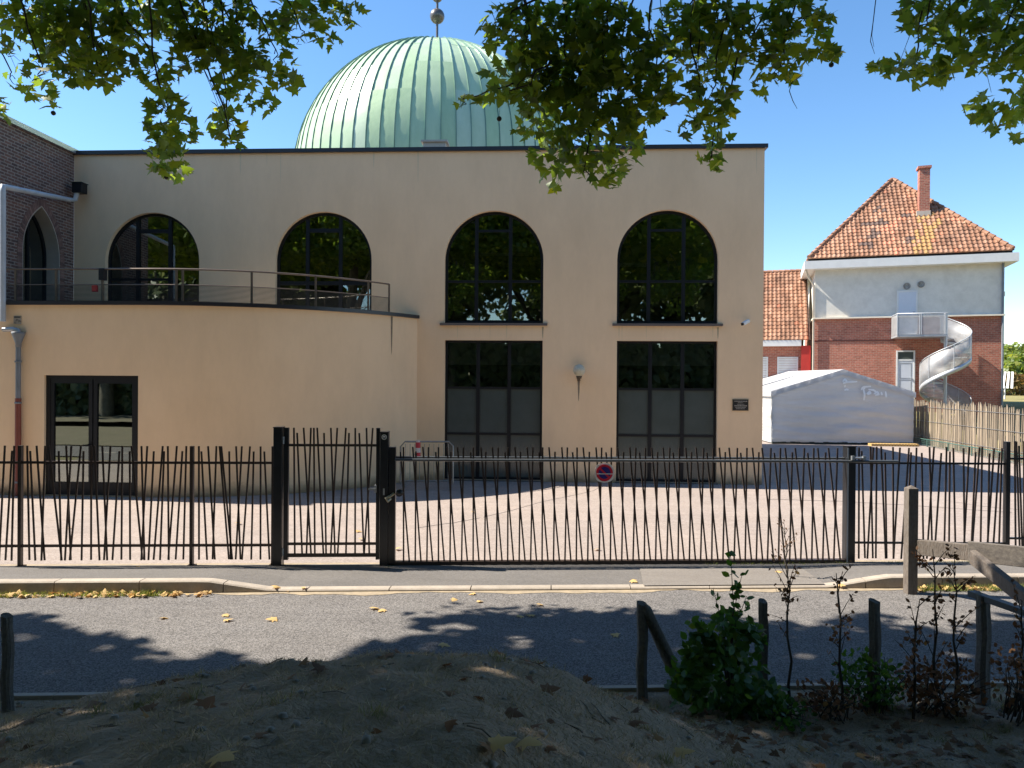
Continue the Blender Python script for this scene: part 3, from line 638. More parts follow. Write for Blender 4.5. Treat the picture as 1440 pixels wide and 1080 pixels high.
# ================================================================ STREET FENCE AND GATES
FL = Plane(0, Y_FENCE, 1, SL)
barm = MB().box(-.5, -.5, 0, .5, .5, 1).mesh('bar', M_fence2)
barm2 = MB().box(-.5, -.5, 0, .5, .5, 1).mesh('bar_dark', M_fence)
def lean_bar(parent, u0, xt, zt, xb, zb, w=.023, me=barm, y=0, name='bar', d=.012):
    L_ = math.hypot(xt - xb, zt - zb)
    return obj(name, me, parent, (xb - u0, y, zb), (0, math.atan2(xt - xb, zt - zb), 0), (w, d, L_))
def U(px, py): return FL.uz(px, py)[0]
ZT, ZTs = 1.66, 1.60
def bars_from(par, u0, lst, ox, sc, ytop, ybot, zt, zs, zb, me=barm, w=.0235, y=-.02):
    for e in lst:
        sh = len(e) > 2
        lean_bar(par, u0, U(ox + e[0] / sc, ytop), zs if sh else zt, U(ox + e[1] / sc, ybot), zb, w, me, y + .014 * random.choice((-1, 0, 1)))
# left fixed fence
g = thing('street_fence', 'dark metal fence of leaning bars left of the pedestrian gate', 'fence', FL.w(U(200, 790)), FL.rz)
u0 = U(200, 790); ZL = FL.uz(200, 627)[1]; zb_ = .10
ZR1 = FL.uz(200, 650.5)[1]; ZR2 = FL.uz(200, 767)[1]
LF = [(-18, -30), (-6, -4, 1), (22, 0), (47, 22, 1), (60, 50), (104, 113), (120, 140, 1), (142, 173), (177, 163), (190, 240), (228, 238, 1), (252, 270), (276, 252), (310, 268), (322, 315, 1), (347, 347), (363, 383), (393, 412), (422, 398), (456, 430, 1), (465, 462), (495, 497, 1), (500, 542), (541, 553), (563, 541), (588, 568, 1), (620, 586), (627, 612, 1), (641, 645), (672, 640), (693, 668, 1), (708, 697),
      (757, 758), (768, 790, 1), (792, 818), (822, 808), (834, 870), (842, 884), (872, 878, 1), (898, 915), (920, 897), (952, 922), (966, 957, 1), (992, 992), (1006, 1026, 1)]
bars_from(g, u0, LF, 0, 2.7, 650, 767, ZL, ZL - .07, zb_)
ua = U(-60, 790) - u0; ub = U(384, 790) - u0
for z in (ZR1, ZR2):
    b = MB(); b.box(ua, -.018, z - .017, ub, .018, z + .017); b.build('rail', M_fence2, g)
for px in (28.5, 269.5, 384):
    u = U(px, 790) - u0; b = MB(); b.box(u - .022, -.03, .0, u + .022, .03, ZL); b.build('fence_post', M_fence2, g)
    b = MB(); b.box(u - .05, -.06, .0, u + .05, .06, .025); b.build('post_foot', M_fence2, g)
# pedestrian gate
g = thing('pedestrian_gate', 'tall narrow gate of leaning bars between two black posts', 'gate', FL.w(U(466, 790)), FL.rz); u0 = U(466, 790)
ZG = FL.uz(466, 601.5)[1]
PG = [(262, 268), (282, 312, 1), (318, 362), (360, 335), (378, 385), (395, 432), (437, 450, 1), (475, 500), (512, 475), (562, 515), (580, 563, 1), (617, 617), (640, 668, 1), (680, 697), (717, 668)]
bars_from(g, u0, PG, 350, 4.114, 640, 770, ZG, ZG - .07, .16)
def ubox(px0, px1, u0): return U(px0, 700) - u0, U(px1, 700) - u0
a, c = ubox(405.5, 529.5, u0)
for z, h in ((FL.uz(466, 626)[1], .017), (FL.uz(466, 764.5)[1], .017), (.15, .024)): b = MB(); b.box(a, -.017, z - h, c, .017, z + h); b.build('rail', M_fence2, g)
for p0_, p1_ in ((399.5, 405.8), (529, 534)): a, c = ubox(p0_, p1_, u0); b = MB(); b.box(a, -.03, .09, c, .03, ZG); b.build('stile', M_fence, g)
for z in (.2, 1.75): a = ubox(397, 400, u0); b = MB(); b.tube([((a[0] + a[1]) / 2, -.03, z - .05), ((a[0] + a[1]) / 2, -.03, z + .05)], .018, 8); b.build('hinge', M_zinc, g)
a, c = ubox(519, 530, u0); z = FL.uz(525, 687)[1]; b = MB(); b.box(a, -.07, z - .012, c, -.045, z + .012); b.box(c - .03, -.05, z - .05, c, .03, z + .05); b.build('handle', M_zinc, g)
def gpost(name, px0, px1, ztop, label, m=M_fence, d=.08):
    u = U((px0 + px1) / 2, 790); h = (U(px1, 700) - U(px0, 700)) / 2
    g = thing(name, label, 'post', FL.w(u), FL.rz); b = MB(); b.box(-h, -d, 0, h, d, ztop); b.build('shaft', m, g, bevel=.005)
    b = MB(); b.box(-h - .004, -d - .004, ztop, h + .004, d + .004, ztop + .012); b.build('cap', m, g); return g, h
gpost('gate_post', 385.5, 397.5, ZG, 'tall black post left of the pedestrian gate')
g, h = gpost('gate_post', 534.5, 546, FL.uz(540, 608)[1], 'tall black post with a round sticker right of the pedestrian gate')
z = FL.uz(541, 614)[1]; b = MB(); b.add([(.0 + .036 * math.cos(t * PI / 10), -.083, z + .036 * math.sin(t * PI / 10)) for t in range(20)], [tuple(range(20))]); b.build('sticker', mat('blue_sticker', (.10, .13, .2), bstr=0), g)
b = MB(); b.plate([[(.036 * math.cos(t * PI / 10), z + .036 * math.sin(t * PI / 10)) for t in range(20)], [(.027 * math.cos(t * PI / 10), z + .027 * math.sin(t * PI / 10)) for t in range(20)]], -.086, -.084); b.add([(-.02, -.0845, z - .004), (.02, -.0845, z - .004), (.012, -.0845, z + .014), (-.012, -.0845, z + .014)], [(0, 1, 2, 3)]); b.build('sticker_mark', M_white, g)
b = MB(); b.box(-.012, -.09, 1.0, .012, -.081, 1.09); b.build('lock_plate', M_zinc, g)
# big sliding gate
u0 = U(870, 790); g = thing('sliding_gate', 'long low vehicle gate with paired bars forming narrow vees', 'gate', FL.w(u0), FL.rz)
g0, g1 = U(556, 700), U(1187, 700)
ZP = FL.uz(870, 629)[1]; ZR = FL.uz(870, 646.5)[1]; ZB = FL.uz(870, 789)[1]
nb = 39; per = (U(1186.5, 700) - U(568.5, 700)) / (nb - .0)
rs = random.Random(3)
for i in range(nb):
    t = i / nb; ub_ = U(568.0, 790) + per * i; bend = .33
    # straight bar, kinked slightly forward above the rail
    zt = ZP if i % 3 != 1 else ZP - .06
    off = .012 * (i % 3 - 1) + .03 * t
    lean_bar(g, u0, ub_ + off, zt, ub_, ZB, .022, barm, -.045)
    # slanted partner crosses from the left at the top to the right at the bottom
    xt = ub_ - .055 + .012 * math.sin(i * 2.3) - (.02 * t); zt2 = ZP - .0 if i % 3 != 0 else ZP - .07
    lean_bar(g, u0, xt, zt2, ub_ + .078 + .03 * t, ZB, .022, barm, -.02)
a, c = g0 - u0, g1 - u0
M_rail = mat('gloss_rail', (.075, .085, .095), (.05, .055, .06), rough=.28, bstr=.03)
b = MB(); b.tube([(a, -.075, ZR), (c + .75, -.075, ZR - .01)], .021, 8); b.build('rail', M_rail, g); b = MB(); b.tube([(a, .01, ZR + .025), (c, .01, ZR + .025)], .017, 8); b.build('rail', M_rail, g)
b = MB(); b.box(a, -.055, ZB - .07, c, .045, ZB + .015); b.build('bottom_beam', M_fence2, g)
b = MB()
for i in range(5): b.box(a + .4 + (c - a - .8) * i / 4 - .09, -.03, .012, a + .4 + (c - a - .8) * i / 4 + .09, .03, ZB - .0702)
b.build('roller_carriage', M_fence2, g)
b = MB(); b.box(a - .1, -.02, .004, c + .1, .02, .03); b.build('ground_track', M_fence2, g)
a, c = ubox(547, 556.5, u0); b = MB(); b.box(a, -.06, .03, c, .05, FL.uz(550, 628.5)[1]); b.build('end_stile', M_fence, g, bevel=.004)
b = MB(); b.tube([(a + .08, -.08, 1.02), (a + .02, -.11, .98), (a - .03, -.13, .96), (a - .0, -.14, .92), (a + .03, -.10, .95)], .022, 6); b.build('chain', mat('chain_brass', (.42, .38, .28), rough=.35, metal=.5, bstr=.05), g)
b = MB(); b.lathe([(.001, -.03), (.05, -.03), (.05, .03), (.001, .03)], 14); b.build('lock_case', M_fence, g, (c + .06, -.09, 1.03), (PI / 2, 0, 0))
# white edged receiving post on the right
g, h = gpost('gate_post', 1187, 1199, FL.uz(1193, 628)[1], 'broad dark post with a pale left face at the right end of the long gate', d=.07)
b = MB(); b.box(-h - .002, -.072, 0, -h + .02, -.0705, FL.uz(1193, 628)[1] - .01); b.build('pale_strip', mat('pale_strip', (.35, .38, .42), rough=.3, bstr=0), g)
b = MB(); z = FL.uz(1200, 643)[1]; b.tube([(-.0, -.1, z), (.16, -.1, z)], .016, 6); b.box(-.02, -.12, z - .03, .02, -.0705, z + .03); b.box(.14, -.12, z - .03, .18, -.06, z + .03); b.build('catch', M_zinc, g)
# right fixed fence, slightly nearer
FR = Plane(FL.w(U(1199, 700)).x, FL.w(U(1199, 700)).y, 1, .06)
def make_right(px0, px1, lst, label, yr1, yr2, ytop, zbase=.03, plane=FR):
    uu = lambda px, py=700: plane.uz(px, py)[0]
    u0 = uu((px0 + px1) / 2); g = thing('street_fence', label, 'fence', plane.w(u0), plane.rz); pm = (px0 + px1) / 2
    zt = plane.uz(pm, ytop)[1]; z1 = plane.uz(pm, yr1)[1]; z2 = plane.uz(pm, yr2)[1]
    for e in lst: lean_bar(g, u0, uu(e[0]), zt - (.07 if len(e) > 2 else 0) + random.uniform(-.01, .01), uu(e[1]), .07, .023, barm, -.014 * random.choice((-1, 0, 1)))
    for z in (z1, z2): b = MB(); b.box(uu(px0) - u0, -.016, z - .014, uu(px1) - u0, .016, z + .014); b.build('rail', M_fence, g)
    return g, u0, uu, zt
C4 = lambda l: [tuple([1060 + e[0] / 3.79, 1060 + e[1] / 3.79] + list(e[2:])) for e in l]
RF = C4([(556, 560), (575, 598, 1), (632, 606), (622, 640), (655, 656), (676, 706), (700, 714, 1), (742, 750), (774, 745), (822, 786), (836, 812, 1), (862, 850), (890, 905, 1), (934, 955), (958, 925), (994, 962, 1), (1022, 1014), (1046, 1046, 1), (1064, 1082), (1112, 1124), (1146, 1120), (1180, 1160, 1), (1204, 1166), (1218, 1214), (1250, 1246, 1), (1275, 1240), (1304, 1272, 1), (1320, 1308)])
g, u0, uu, zt = make_right(1199, 1412, RF, 'dark metal fence of leaning bars right of the long gate', 651.5, 763.5, 629)
u = uu(1415.5) - u0; b = MB(); b.box(u - .03, -.035, 0, u + .03, .035, FR.uz(1415, 621)[1]); b.build('fence_post', M_fence, g)
RF2 = C4([(1384, 1396), (1400, 1426), (1414, 1440, 1), (1440, 1448), (1470, 1462), (1490, 1510), (1520, 1505)])
make_right(1418, 1465, RF2, 'short run of dark metal fence beyond the post at the right edge', 645, 757, 620)
# no parking sign
sx_, sz_ = FL.uz(848, 663.5)
g = thing('no_parking_sign', 'round red and blue no parking sign hung on the long gate', 'sign', FL.w(sx_, -.12, sz_), FL.rz)
def disc(r, y, m, name, n=36, sq=0):
    b = MB(); o = []
    for i in range(n):
        t = 2 * PI * i / n; c_, s_ = math.cos(t), math.sin(t); k = 1 / max(abs(c_), abs(s_)); rr = r * (1 + sq * (k - 1)); o.append((rr * c_, rr * s_))
    b.plate([o], y - .002, y); return b.build(name, m, g)
disc(.137, .006, mat('sign_white', (.85, .83, .80), rough=.45, bstr=0), 'backing', sq=.28)
disc(.118, .001, mat('sign_red', (.68, .03, .06), (.6, .025, .05), rough=.4, bstr=0), 'ring'); disc(.084, -.004, mat('sign_blue', (.035, .03, .22), rough=.4, bstr=0), 'blue_field')
b = MB(); b.bar((-.065, -.009, .065), (.065, -.009, -.065), .026, .002, up=(0, 1, 0)); b.build('slash', MATS['sign_red'], g)
b = MB(); b.box(-.115, -.0125, -.018, .115, -.0105, -.008); b.build('white_band', MATS['sign_white'], g)
# crowd barrier leaning by the wall
bp = P(600, 688, Z=0); g = thing('crowd_barrier', 'grey metal crowd barrier standing in front of the beige wall', 'barrier', (bp.x, bp.y, 0), .12)
s = (bp.y) / F; 
b = MB(); w2, hh = .62, 1.13; b.tube([(-w2, 0, .12), (-w2, 0, hh - .12), (-w2 + .1, 0, hh), (w2 - .1, 0, hh + .0), (w2, 0, hh - .1), (w2, 0, .12)], .021, 8); b.tube([(-w2, 0, .2), (w2, 0, .2)], .018, 6); M_galv = mat('galvanised', (.36, .35, .33), (.22, .21, .19), 7, rough=.4, metal=.5, bstr=.05); b.build('frame', M_galv, g)
bm_ = MB().tube([(0, 0, 0), (0, 0, .88)], .007, 5).mesh('upright', M_galv)
for i in range(10): obj('upright', bm_, g, (-w2 + .11 + i * .113, 0, .2))
for sgn in (-1, 1):
    b = MB(); x = sgn * (w2 - .08); b.tube([(x, -.27, .02), (x, -.1, .1), (x, 0, .22), (x, .1, .1), (x, .27, .02)], .019, 6); b.build('foot', M_galv, g)
o = thing('safety_tube', 'red and white striped plastic sleeve on the crowd barrier', 'sleeve', (bp.x - .20, bp.y - .07, .72), 0)
for k, (z0_, z1_, r_, mn) in enumerate(((0, .16, .06, 'sleeve_red'), (.16, .27, .061, 'sleeve_white'), (.27, .40, .06, 'sleeve_red'), (.40, .45, .045, 'sleeve_white'))):
    b = MB(); b.tube([(0, 0, z0_), (0, 0, z1_)], r_, 12); b.build('band', mat(mn, (.42, .02, .04) if 'red' in mn else (.55, .52, .5), rough=.5, bstr=0), o)
# worn repair patch, tyre-dark lane and a drain cover
def patch(name, pts, z, m):
    b = MB(); q = [P(x, y, Z=0) for x, y in pts]; b.add([(p_.x, p_.y, z) for p_ in q], [tuple(range(len(q)))]); return b.build(name, m, kind='structure')
patch('pavement_patch', [(905, 826), (1160, 824), (1130, 803), (1010, 800), (900, 802)], .0245, asphalt('patch_asphalt', (.145, .13, .12), (.235, .218, .20), 70, amt=.4))
# ================================================================ timber barrier and old posts
def timber(name, label, cat, px0, px1, ytop, ybase, zbase=0, taper=.9, m=M_woodp, lean=0, round_=True, flat=.8):
    pb = P((px0 + px1) / 2, ybase, Z=zbase); dist = pb.y; wd = (px1 - px0) * dist / F; zt = EYE.z + (P((px0 + px1) / 2, ytop, Y=pb.y).z - EYE.z)
    g = thing(name, label, cat, (pb.x, pb.y, zbase - .1), random.uniform(-.3, .3)); H = zt - zbase + .1
    b = MB(); n = 10; m_ = 9; vs = []
    jit = [random.uniform(.74, 1.16) for _ in range(n)]
    for i in range(m_ + 1):
        t = i / m_; r = wd / 2 * (1 - (1 - taper) * t) * (1 + .04 * math.sin(i * 2.1)); ox = lean * t + .006 * math.sin(i * 1.3); 
        for k in range(n):
            a = 2 * PI * k / n; vs.append((ox + r * jit[k] * math.cos(a), r * flat * jit[k] * math.sin(a), H * t - (.015 * math.cos(a + 1) if i == m_ else 0)))
    fs = [(i * n + k, i * n + (k + 1) % n, (i + 1) * n + (k + 1) % n, (i + 1) * n + k) for i in range(m_) for k in range(n)] + [tuple(m_ * n + k for k in range(n))]
    b.add(vs, fs, False); b.build('shaft', m, g); return g, pb, H
timber('wooden_post', 'dark weathered wooden post at the left edge of the bank', 'post', 1, 18, 865, 1005, .0)
timber('wooden_post', 'split grey post beside the leaning stake left of the green bush', 'post', 894, 910, 848, 985, .0)
timber('wooden_post', 'short upright wooden post just right of the green bush', 'post', 1065, 1080, 845, 975)
timber('wooden_post', 'wooden post standing between the thin saplings on the right', 'post', 1221, 1237, 845, 1002)
g, pb, H = timber('railed_post', 'grey wooden post carrying a slanting rail at the right edge', 'post', 1371, 1392, 837, 997, taper=.95)
e = P(1475, 874, Z=pb.z + H - .13) - g.location; e.rotate(Matrix.Rotation(-g.rotation_euler.z, 3, 'Z')); st_ = Vector((0, 0, H - .02)) - (e - Vector((0, 0, H - .02))).normalized() * .12
b = MB(); b.bar(st_, Vector((e.x, e.y, H - .02)), .07, .045); b.build('rail', mat('painted_rail', (.06, .065, .075), (.04, .045, .05), 6, rough=.6), g)
# leaning stake
pa = P(905, 850, Y=6.05); pc = P(946, 938, Y=6.2); pc.z = max(pc.z, .03)
g = thing('leaning_stake', 'broken grey stake leaning from the post into the green bush', 'stake', (pc.x, pc.y, 0)); d = pc - pa
b = MB(); q0 = pa - Vector((pc.x, pc.y, 0)); q1 = pc + d * .35 - Vector((pc.x, pc.y, 0)); b.tube([q0, q0.lerp(q1, .06), q0.lerp(q1, .5), q1], [.02, .046, .055, .06], 7); b.build('shaft', M_woodp, g)
# barrier: square post, long beam, brace
pb = P(1280, 832, Z=0); wd = 15.5 * pb.y / F
g = thing('timber_barrier', 'weathered timber barrier with a square post, long beam and slanting brace', 'barrier', (pb.x, pb.y, 0)); H = P(1280, 682, Y=pb.y).z
b = MB(); h = wd / 2 * .86; b.box(-h, -h, -.1, h, h, H - .04); b.add([(-h, -h, H - .04), (h, -h, H - .04), (h, h, H - .04), (-h, h, H - .04), (0, 0, H)], [(0, 1, 4), (1, 2, 4), (2, 3, 4), (3, 0, 4)]); b.build('post', M_wood, g, rot=(0, 0, .04), bevel=.006)
zb = P(1290, 769, Y=pb.y).z; zc = P(1440, 783, Y=8.55).z
A = P(1288, 769, Y=pb.y - .02) - g.location; B = P(1440, 784, Y=8.6) - g.location; B2 = A + (B - A) * 2.6
sec = A.lerp(B, .52)
b = MB(); b.bar(A, B2, .08, .19); b.build('beam', M_wood, g, bevel=.008)
b = MB(); b.bar(sec + Vector((-.05, -.075, .03)), B2 + Vector((0, -.075, .0)), .05, .23); b.build('beam', mat('dark_beam', (.16, .14, .12), (.07, .06, .055), 7, rough=.9, bs=30, bstr=.8, stretch=(.5, 4, 4)), g, bevel=.008)
C0 = sec + Vector((-.04, -.14, -.02)); D = P(1437, 838, Y=8.0) - g.location; b = MB(); b.bar(C0, C0 + (D - C0) * 1.9, .075, .17, up=(0, 1, 0)); b.build('brace', M_wood, g, bevel=.008)
# ================================================================ HOUSE WITH SPIRAL STAIR
pl = P(1145, 520, Y=37.6); pr_dir = (1, -.28); HPn = Plane(pl.x, 37.6, *pr_dir)
GZ = 1.45                                             # raised ground at the house
M_rbrk = brick('red_brick', ((.58, .20, .135), (.40, .13, .09)), (.50, .34, .25), rz=HPn.rz, bw=.23, bh=.085, ms=.010)
M_wwall = mat('white_render', (.74, .71, .64), (.62, .60, .54), .8, rough=.9, bs=60, bstr=.3, fine=(3, (.44, .41, .35), .25))
house = thing('brick_house', 'two storey red brick and white house with a steep tiled roof behind the tent', 'house', (pl.x, pl.y, GZ), HPn.rz)
hz_ = lambda px, py: (HPn.uz(px, py)[0], HPn.uz(px, py)[1] - GZ)
HW = hz_(1408, 500)[0]; zL = hz_(1200, 446)[1]; zE = hz_(1270, 372)[1]; DP = 9.0
b = MB(); b.box(0, 0, -1.5, HW, DP, zL - .06); b.build('brick_wall', M_rbrk, house)
b = MB(); b.box(.0, -.03, zL, HW + .0, DP, zE); b.build('white_wall', M_wwall, house)
b = MB(); b.box(-.10, -.20, zL - .07, HW + .10, DP, zL - .0005); b.build('ledge', mat('ledge_cream', (.82, .74, .60), (.7, .62, .5), 3, rough=.8), house)
b = MB(); z = hz_(1200, 479)[1]; b.box(.0, -.025, z - .03, hz_(1258, 479)[0], -.001, z + .02); b.build('brick_course', mat('dark_course', (.10, .035, .028)), house)
ov = .52; zF0, zF1 = hz_(1270, 375.5)[1], hz_(1270, 364)[1]
b = MB(); b.box(-ov, -ov - .05, zF0, HW + ov, DP + ov, zF1); b.build('eaves_box', mat('fascia_white', (.74, .74, .72), (.66, .66, .64), 3, rough=.5, bstr=.05), house)
b = MB(); b.box(-ov + .2, -ov + .2, zF1, HW + ov - .2, DP + ov - .2, zF1 + .14); b.build('roof_edge', M_dark, house)
# hip roof made of tile rows
m, t, p = nt('roof_tile'); gI = N(t, 'ShaderNodeNewGeometry')
c0 = ramp(t, gI.outputs['Random Per Island'], [(0, (.25, .115, .062)), (.5, (.33, .165, .095)), (.96, (.38, .205, .13)), (.99, (.45, .17, .09))])
c0 = mix(t, 1, c0, ramp(t, noise(t, .7, 6, .75), [(.36, (.48, .46, .44)), (.56, (1, 1, 1))]), 'MULTIPLY')
t.links.new(c0, p.inputs['Base Color']); p.inputs['Roughness'].default_value = .8; M_tile = m
pat = mat('patch_tile', (.55, .21, .12), (.45, .17, .10), 5, rough=.8); lich = mat('lichen_tile', (.36, .22, .07), (.32, .17, .08), 5, rough=.9); dk = mat('dark_tile', (.09, .065, .055), (.14, .08, .06), 5, rough=.9)
def tiles(name, par, origin, du, ds, nu, ns, tw, tl, inside, m):
    """pantiles over a slope: du along the eaves, ds up the slope; inside(u,s)->bool"""
    du = Vector(du).normalized(); ds = Vector(ds).normalized(); nn = du.cross(ds).normalized()
    if nn.z < 0: nn = -nn
    b = MB()
    for j in range(ns):
        for i in range(nu):
            u, s = i * tw, j * tl
            if not inside(u + tw / 2, s + tl / 2): continue
            vs = []; lift = random.uniform(0, .01)
            for (sv, hgt) in ((s - .03, .045), (s + tl, .012)):
                for f_, hh_ in ((0, 0), (.3, .0), (.62, .05), (.98, .01)):
                    vs.append(Vector(origin) + du * (u + f_ * tw) + ds * sv + nn * (hgt + hh_ + lift))
            lo = [Vector(origin) + du * (u + f_ * tw) + ds * (s - .03) for f_ in (0, .98)]
            b.add(vs + lo, [(0, 1, 5, 4), (1, 2, 6, 5), (2, 3, 7, 6), (8, 9, 3, 2, 1, 0)])
    return b.build(name, m, par, kind='stuff')
zr0 = zF1 + .14; ux0, ux1 = -.32, HW + .32; ap = (HPn.uz(1273, 300)[0]); dA = (ux1 - ux0) / 2
ap_u = (ux0 + ux1) / 2 - .02; RZp = None
# apex height from the photograph: apex stands dA behind the eaves
aw = HPn.w(ap_u, dA - .4); apz = P(1273, 253, Y=aw.y).z - GZ
apex = Vector((ap_u, -.42 + dA, apz)); e0 = Vector((ux0, -.42, zr0)); e1 = Vector((ux1, -.42, zr0)); e2 = Vector((ux1, DP + .4, zr0)); e3 = Vector((ux0, DP + .4, zr0)); ap2 = Vector((ap_u, DP + .4 - dA, apz)) if DP + .8 > 2 * dA else apex
b = MB(); q = [e0, e1, e2, e3, apex, Vector((ap_u, max(apex.y + .01, DP + .4 - dA), apz))]
b.add([v - Vector((0, 0, .02)) for v in q], [(0, 1, 4), (1, 2, 5, 4), (2, 3, 5), (3, 0, 4, 5)]); b.build('roof_deck', dk, house)
ds = Vector((0, apex.y - e0.y, apex.z - e0.z)); SLn = ds.length; Wd = ux1 - ux0
fin = lambda u, s: (s < SLn and u > (ap_u - ux0) * s / SLn and u < Wd - (ux1 - ap_u) * s / SLn)
tw_, tl_ = .21, .27
def region(pts, seed=0):
    return pts
def puv(px, py):                                      # pixel to roof (u,s) on the front slope
    d = ray(px, py); R_ = Matrix.Rotation(-HPn.rz, 3, 'Z'); o_ = R_ @ (EYE - Vector((pl.x, pl.y, GZ))); d_ = R_ @ d
    n_ = Vector((1, 0, 0)).cross(ds).normalized(); t_ = (e0 - o_).dot(n_) / d_.dot(n_); q_ = o_ + d_ * t_; return q_.x - e0.x, (q_ - e0).dot(ds.normalized())
PT = [puv(*q) for q in ((1253, 320), (1250, 325), (1262, 308), (1264, 290), (1251, 338), (1264, 352), (1345, 312), (1255, 315), (1248, 320))]; LT = [puv(*q) for q in ((1303, 312), (1300, 322), (1305, 333), (1296, 345), (1310, 318), (1302, 306), (1292, 352), (1311, 312), (1297, 330))]; DT = [puv(*q) for q in ((1222, 318), (1232, 322), (1215, 320), (1222, 338), (1228, 328), (1240, 310), (1238, 296), (1285, 338), (1218, 346), (1273, 300))]
near_ = lambda L_, r: (lambda u, s: any(abs(u - a) < r and abs(s - c) < r for a, c in L_))
inP, inL, inD = near_(PT, .24), near_(LT, .34), near_(DT, .26)
hole_ = {}
def pick(u, s):
    k = (round(u, 3), round(s, 3))
    if k not in hole_:
        r = random.random(); hole_[k] = 'p' if inP(u, s) and r < .5 else ('l' if inL(u, s) and r < .75 else ('d' if inD(u, s) and r < .5 else 't'))
    return hole_[k]
args = (house, e0, (1, 0, 0), ds, int(Wd / tw_) + 1, int(SLn / tl_) + 1, tw_, tl_)
for nm, mm, ky in (('roof_tiles', M_tile, 't'), ('orange_roof_tiles', pat, 'p'), ('lichened_roof_tiles', lich, 'l'), ('dark_roof_tiles', dk, 'd')):
    tiles(nm, *args, lambda u, s, k_=ky: fin(u, s) and pick(u, s) == k_, mm)
for side, (o_, du_, up_) in enumerate(((e3, (0, -1, 0), Vector((ap_u - ux0, 0, apz - zr0))), (e1, (0, 1, 0), Vector((ap_u - ux1, 0, apz - zr0))))):
    Ls = e2.y - e1.y; tiles('roof_tiles', house, o_, du_, up_, int(Ls / tw_) + 1, int(up_.length / tl_) + 1, tw_, tl_, lambda u, s, L2=up_.length, Ls=Ls: s < L2 and u > dA * s / L2 and u < Ls - dA * s / L2, M_tile)
b = MB()
for e in (e0, e1, e2, e3):
    tgt = apex if e.y < 1 else q[5]
    for k in range(22): a_, c_ = e.lerp(tgt, k / 22), e.lerp(tgt, (k + .95) / 22); b.tube([a_ + Vector((0, 0, .07)), c_ + Vector((0, 0, .045))], [.12, .10], 6)
b.build('hip_tiles', M_tile, house, kind='stuff')
# chimney on the front slope
u_, s_ = puv(1300, 303); cpos = e0 + Vector((u_, 0, 0)) + ds.normalized() * s_; cw = .235; ztop = P(1300, 238, Y=(house.matrix_basis @ cpos).y + .2).z - GZ
ch = obj('chimney', None, house, (cpos.x, cpos.y, cpos.z))
b = MB(); b.box(-cw, .0, -.8, cw, .48, ztop - cpos.z); b.build('stack', M_rbrk, ch); b = MB(); b.box(-cw - .07, -.06, ztop - cpos.z, cw + .06, .54, ztop - cpos.z + .12); b.build('cap', M_rbrk, ch); b = MB(); b.box(-cw - .13, -.1, -.05, cw + .02, -.001, .22); b.build('flashing', mat('flash_cream', (.55, .48, .4)), ch)
def plank_door(px0, px1, pyt, pyb, name, label, yy=-.06, trans=False):
    x0, zt = hz_(px0, pyt); x1, _ = hz_(px1, pyt); zb_ = hz_(px0, pyb)[1]; d = obj(name, None, house, label=label); w_ = .07
    b = MB(); b.plate([[(x0, zb_), (x1, zb_), (x1, zt), (x0, zt)], [(x0 + w_, zb_ + .03), (x1 - w_, zb_ + .03), (x1 - w_, zt - w_), (x0 + w_, zt - w_)]], yy - .04, yy + .03); b.build('frame', M_white, d)
    zl = zt - w_
    if trans: b = MB(); b.box(x0 + w_, yy, zt - .42, x1 - w_, yy + .01, zt - w_); b.build('pane', M_frost, d); b = MB(); b.box(x0 + w_, yy - .03, zt - .5, x1 - w_, yy + .02, zt - .42); b.build('transom', M_white, d); zl = zt - .5
    b = MB(); b.box(x0 + w_, yy - .02, zb_ + .03, x1 - w_, yy + .02, zl - .001); b.build('leaf', mat('door_white', (.62, .66, .72), (.56, .6, .66), 2, rough=.5, bstr=.05), d)
    if trans:
        b = MB()
        for za, zc_ in ((zb_ + .15, zb_ + 1.0), (zb_ + 1.06, zl - .1)):
            b.plate([[(x0 + .15, za), (x1 - .15, za), (x1 - .15, zc_), (x0 + .15, zc_)], [(x0 + .175, za + .025), (x1 - .175, za + .025), (x1 - .175, zc_ - .025), (x0 + .175, zc_ - .025)]], yy - .028, yy - .021)
        b.build('moulding', M_zinc, d)
    b = MB(); b.box(x1 - .18, yy - .07, zb_ + 1.0, x1 - .13, yy - .021, zb_ + 1.1); b.build('handle', M_zinc, d); return x0, x1, zb_, zt
plank_door(1261, 1290, 409, 471, 'door', 'pale blue upper door')
plank_door(1260, 1286.5, 493, 563, 'door', 'white lower door with a glass panel above', trans=True)
for px, py in ((1275, 402.5), (1295, 400)):
    u_, z_ = hz_(px, py); b = MB(); b.lathe([(.001, .0), (.10, .0), (.125, .05), (.16, .05), (.16, 0)], 16); b.build('round_vent', mat('vent_grey', (.30, .29, .27)), house, (u_, -.03, z_), (PI / 2, 0, 0))
b = MB(); b.tube([(-.45, -.4, zF0 + .02), (-.35, -.25, zF0 - .3), (-.06, -.09, zF0 - .75), (-.06, -.09, -1.2)], .05, 8); b.build('downpipe', mat('cream_pipe', (.55, .48, .38), rough=.6), house)
b = MB(); b.tube([(HW + .02, -.1, zF0), (HW + .02, -.1, -1.2)], .05, 8); b.build('downpipe', M_greyp, house)
b = MB(); z_ = hz_(1414, 409)[1]; b.box(HW + .001, 1.2, z_ - .12, HW + .45, 4.2, z_ + .10); b.box(HW + .05, 1.5, z_ + .10, HW + .3, 3.8, z_ + .45); b.build('side_canopy', MATS['fascia_white'], house)
